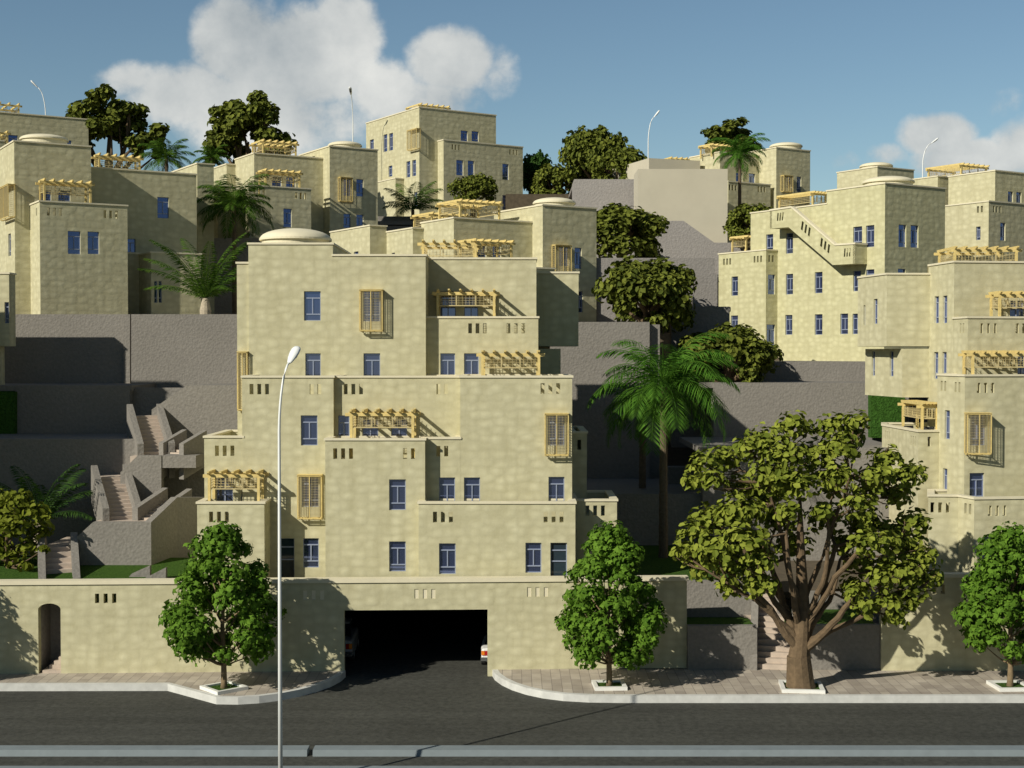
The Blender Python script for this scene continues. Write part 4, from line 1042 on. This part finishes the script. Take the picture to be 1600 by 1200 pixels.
palm('short palm with upright fronds on the grey wall beside the left domed house', 321, 466, 86.6, at(322, 491, 86.6).z, 4.7, 20, .8, 6, short=True, spread=.62, ll=.6, mat=LEAF_Q)
palm('palm with drooping crown in front of the small domed house left of centre', 366, 322, 100.5, 16, 3.5, 28, 1.6, 8, mat=LEAF_Q)
palm('palm on the skyline right of the roof pergola at the upper left', 260, 248, 114, 19, 2.75, 22, 1.5, 9, mat=LEAF_Q)
palm('small palm top between the two spreading trees on the left skyline', 331, 247, 118, 20, 2.0, 18, 1.6, 10, mat=LEAF_Q)
palm('palm in front of the tallest house, behind the low roof pergola', 645, 328, 116.4, 22, 3.2, 16, 1.1, 12, spread=.7, mat=LEAF_Q)
palm('palm with thin trunk rising above the plain beige house at the upper right', 1156, 240, 117.5, 20, 2.9, 26, 1.7, 13, .15)
palm('dark shaded palm behind the garden tree on the left lawn', 62, 815, 69.5, 4.6, 3.7, 14, 1.0, 14, short=True, spread=.55, ll=.7, mat=LEAF_K)

# ================================================================== STREET LAMPS
def lamp(label, base, H, r0, r1, arm, hd, group='street lamps'):
    root = thing('street_lamp', label, 'street lamp', base, 0, group); a = Vector(arm); K = 8
    pts = [Vector((0, 0, -.1)), Vector((0, 0, H * .45)), Vector((0, 0, max(H * .84, H - 2.6)))]; rad = [r0, (r0 + r1) / 2, r1 * 1.1]
    z0 = max(H * .84, H - 2.6); rise = H - z0
    for i in range(1, K + 1):
        t = i / K; pts.append(Vector((a.x * t ** 1.7, a.y * t ** 1.7, z0 + rise * math.sin(t * math.pi / 2 * .9)))); rad.append(r1 * (1.05 - .3 * t))
    m = MB(); m.tube(pts, rad, 12); m.build('pole', LAMPW, root, smooth=True, uv=False)
    d = (pts[-1] - pts[-2]).normalized(); d = (d + Vector((0, 0, .25))).normalized(); L, W = hd; p = pts[-1]
    m = MB(); k = [(0, .35), (.06, .5), (.3, .8), (.62, 1.0), (.86, .96), (.97, .7), (1, .3)]
    m.tube([p + d * (L * t - .05) for t, _ in k], [W / 2 * q for _, q in k], 12, .55); o = m.build('lamp_head', LAMPW, root, smooth=True, uv=False)
    m = MB(); dn = Vector((0, 0, -1)) - d * d.dot(Vector((0, 0, -1))); dn.normalize()
    m.tube([p + d * (L * t - .05) + dn * W * .16 for t in (.3, .45, .75, .9)], [W * .2, W * .36, W * .38, W * .2], 10, .5); m.build('lamp_glass', LAMPD, o, smooth=True, uv=False)
lx = at(438, 900, 45.6)
lamp('tall white street lamp in the foreground with its head before the central house', (lx.x - .02, 45.6, 0), 14.0, .078, .042, (.26, .55, 0), (.72, .36), 'street lamps')
def far_lamp(label, px, py, Y, bz, dirx, yd=0.):
    c = at(px, py, Y); lamp(label, (c.x, Y, bz), c.z - bz, .075, .045, (dirx * .75, yd, 0), (.95, .30))
far_lamp('far street lamp at the upper left, leaning left over the roofs', 71, 136, 134, 21, -1.0)
far_lamp('far street lamp in front of the big cloud, seen end on', 551, 150, 134, 22, -.05, -1.0)
far_lamp('far street lamp rising beside the dark trees above the plain beige house', 1013, 182, 136, 22, .75, .2)
far_lamp('far street lamp at the right, behind the roofs and before a cloud', 1442, 223, 134, 22, 1.15, .2)

# ================================================================== CARS in the garage mouth
def car(label, loc, rz, paint, hz=1.0):
    root = thing('parked_car', label, 'car', loc, rz, 'cars parked inside the garage')
    # local: rear at y=0 looking towards -y, nose at y=4.3
    def loft(sec, name, mat, par):
        m = MB(); n = None
        for y, hw, z0, z1, rr in sec:
            pts = [(-hw, z0 + rr), (-hw * .96, z0), (hw * .96, z0), (hw, z0 + rr), (hw, z1 - rr), (hw * .9, z1 - rr * .25), (hw * .6, z1), (-hw * .6, z1), (-hw * .9, z1 - rr * .25), (-hw, z1 - rr)]
            n = len(pts); m.v += [(x, y, z * hz) for x, z in pts]
        for i in range(len(sec) - 1):
            for k in range(n): m.f.append((i * n + k, i * n + (k + 1) % n, (i + 1) * n + (k + 1) % n, (i + 1) * n + k))
        m.f.append(tuple(reversed(range(n)))); m.f.append(tuple(range((len(sec) - 1) * n, len(sec) * n)))
        return m.build(name, mat, par, smooth=False, uv=False)
    body = loft([(0, .74, .42, .86, .08), (.06, .80, .32, .92, .1), (.5, .84, .26, .95, .1), (1.2, .85, .24, .97, .1), (2.9, .85, .24, .95, .1), (3.8, .82, .26, .86, .1), (4.2, .74, .32, .74, .1), (4.3, .66, .40, .66, .08)], 'body', paint, root)
    loft([(.75, .70, .9, .96, .03), (1.35, .64, .9, 1.38, .1), (2.3, .64, .9, 1.42, .1), (3.2, .72, .9, .95, .03)], 'cabin_glass', CGLASS, root)
    loft([(1.3, .60, 1.36, 1.40, .015), (1.5, .62, 1.36, 1.44, .03), (2.2, .62, 1.36, 1.45, .03), (2.4, .60, 1.36, 1.42, .015)], 'roof', paint, root)
    m = MB(); m.box((-.83, -.09, .36 * hz), (.83, .08, .52 * hz)); m.build('bumper', CHROME, root, uv=False)
    for sx in (-1, 1):
        m = MB(); m.box((min(sx * .52, sx * .78), -.035, .60 * hz), (max(sx * .52, sx * .78), .05, .80 * hz)); o = m.build('taillight', REDL, root, uv=False)
        m = MB(); m.box((min(sx * .66, sx * .80), -.045, .62 * hz), (max(sx * .66, sx * .80), .08, .80 * hz)); m.build('indicator', AMBER, o, uv=False)
        for y in (.85, 3.4):
            m = MB(); K = 20
            for rr, xx in ((.31, .0),):
                ring0 = [(sx * .84, y + rr * math.cos(2 * math.pi * k / K), .31 + rr * math.sin(2 * math.pi * k / K)) for k in range(K)]
                m.prism(ring0, (-sx * .2, 0, 0))
            w = m.build('wheel', RUBBER, root, uv=False)
            m = MB(); m.prism([(sx * .85, y + .19 * math.cos(2 * math.pi * k / K), .31 + .19 * math.sin(2 * math.pi * k / K)) for k in range(K)], (-sx * .05, 0, 0)); m.build('rim', RIM, w, uv=False)
    m = MB(); m.box((-.25, -.03, .62 * hz), (.25, .01, .74 * hz)); m.build('number_plate', WHITE, root, uv=False)
car('white car with amber taillight peeping out behind the right edge of the garage opening', (at(751, 1025, 63.5).x + .84, 63.3, 0), R(-2), CARW)
car('silver grey tall car standing in shade behind the left edge of the garage opening', (at(553, 1025, 64.2).x - .86, 64.0, 0), R(2), CARS, 1.22)

# ================================================================== LIGHT, SKY, CAMERA
AZ, EL = R(47.5), R(31)      # sunlight travels towards +x, +y and down
sv = Vector((math.sin(AZ) * math.cos(EL), math.cos(AZ) * math.cos(EL), -math.sin(EL)))
sun = bpy.data.lights.new('sun', 'SUN'); sun.energy = 4.6; sun.angle = R(.5); sun.color = (1, .945, .80)
so = bpy.data.objects.new('sun', sun); COL.objects.link(so); so.rotation_euler = sv.to_track_quat('-Z', 'Y').to_euler(); so.location = (-40, 0, 60)

w = bpy.data.worlds.new('World'); SC.world = w; w.use_nodes = True; nt = w.node_tree; nt.nodes.clear()
L = nt.links
tc = N(nt, 'ShaderNodeTexCoord').outputs['Generated']
sky = N(nt, 'ShaderNodeTexSky'); sky.sky_type = 'NISHITA'; sky.sun_disc = False; sky.sun_elevation = EL
sky.sun_rotation = math.atan2(-sv.x, -sv.y) % (2 * math.pi); sky.air_density = 1.0; sky.dust_density = .05; sky.ozone_density = 1.6
bg = N(nt, 'ShaderNodeBackground'); bg.inputs[1].default_value = .076
sp = N(nt, 'ShaderNodeSeparateXYZ'); L.new(tc, sp.inputs[0])
rear_dim = N(nt, 'ShaderNodeMapRange'); rear_dim.interpolation_type = 'SMOOTHSTEP'; L.new(sp.outputs[1], rear_dim.inputs[0]); rear_dim.inputs[1].default_value = -.1; rear_dim.inputs[2].default_value = .85; rear_dim.inputs[3].default_value = .54; rear_dim.inputs[4].default_value = 1.0  # sky dimmed to the sides and rear on purpose, to cut fill light
L.new(mix(nt, 1.0, sky.outputs[0], mix(nt, rear_dim.outputs[0], (0, 0, 0), (.92, 1.01, .99)), 'MULTIPLY'), bg.inputs[0])
def mth(op, a, b=None, c=None, clamp=False):
    n = nt.nodes.new('ShaderNodeMath'); n.operation = op; n.use_clamp = clamp
    for i, v in enumerate((a, b, c)):
        if v is None: continue
        if hasattr(v, 'is_linked'): L.new(v, n.inputs[i])
        else: n.inputs[i].default_value = v
    return n.outputs[0]
ysafe = mth('MAXIMUM', sp.outputs[1], .05)
X_ = mth('DIVIDE', sp.outputs[0], ysafe); Z_ = mth('DIVIDE', sp.outputs[2], ysafe)
cmb = N(nt, 'ShaderNodeCombineXYZ'); L.new(X_, cmb.inputs[0]); L.new(Z_, cmb.inputs[1])
nz = N(nt, 'ShaderNodeTexNoise', Scale=13.0, Detail=10.0, Roughness=.58); L.new(cmb.outputs[0], nz.inputs['Vector'])
nzb = N(nt, 'ShaderNodeTexNoise', Scale=6.0, Detail=3.0); L.new(cmb.outputs[0], nzb.inputs['Vector'])
tot = None
for px, py, rx, ry, k in ((300, 150, 150, 65, 1.0), (205, 128, 80, 40, .8), (375, 70, 90, 100, 1.15), (470, 100, 130, 100, 1.3), (540, 60, 70, 85, .95), (430, 190, 190, 70, 1.0), (600, 150, 80, 70, .7), (710, 95, 88, 68, 1.1), (690, 160, 90, 50, .8), (775, 110, 48, 60, .6),
                         (1465, 212, 72, 46, 1.15), (1520, 258, 115, 50, 1.2), (1590, 235, 60, 70, 1.0), (1560, 165, 44, 36, .62), (1383, 245, 44, 24, .5), (1312, 250, 38, 24, .42)):
    dx = mth('MULTIPLY', mth('SUBTRACT', X_, (px - 800) / F), F / rx); dz = mth('MULTIPLY', mth('SUBTRACT', Z_, (550 - py) / F), F / ry)
    q = mth('ADD', mth('MULTIPLY', dx, dx), mth('MULTIPLY', dz, dz))
    g = mth('MULTIPLY', mth('SUBTRACT', 1.0, q, clamp=True), k)
    tot = g if tot is None else mth('MAXIMUM', tot, g)
dens = mth('ADD', tot, mth('MULTIPLY', mth('SUBTRACT', nz.outputs[0], .53), 2.6))
mr = N(nt, 'ShaderNodeMapRange'); mr.interpolation_type = 'SMOOTHSTEP'; L.new(dens, mr.inputs[0]); mr.inputs[1].default_value = .06; mr.inputs[2].default_value = .66
front = mth('GREATER_THAN', sp.outputs[1], .1)
msk = mth('MULTIPLY', mth('MULTIPLY', mr.outputs[0], front), mth('MULTIPLY', mth('GREATER_THAN', tot, .001), .93))
cc = ramp(nt, mth('ADD', mth('MULTIPLY', nzb.outputs[0], .5), mth('MULTIPLY', nz.outputs[0], .5)), [(.36, (.38, .42, .44)), (.60, (.80, .80, .76))])
bg2 = N(nt, 'ShaderNodeBackground'); L.new(cc, bg2.inputs[0]); bg2.inputs[1].default_value = 1.0
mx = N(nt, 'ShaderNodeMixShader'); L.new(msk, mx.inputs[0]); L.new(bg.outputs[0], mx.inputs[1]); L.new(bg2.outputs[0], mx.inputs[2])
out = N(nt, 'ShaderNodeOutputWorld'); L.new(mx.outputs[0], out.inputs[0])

cam = bpy.data.cameras.new('camera'); co = bpy.data.objects.new('camera', cam); COL.objects.link(co)
co.location = (0, 0, CZ); co.rotation_euler = (math.pi / 2 - PITCH, 0, 0)
cam.sensor_width = 36; cam.lens = 36 * F / 1600; cam.clip_end = 10000; cam.clip_start = .1
SC.camera = co
SC.view_settings.view_transform = 'Standard'; SC.view_settings.look = 'None'; SC.view_settings.exposure = 0; SC.view_settings.gamma = 1
SC.cycles.max_bounces = 6
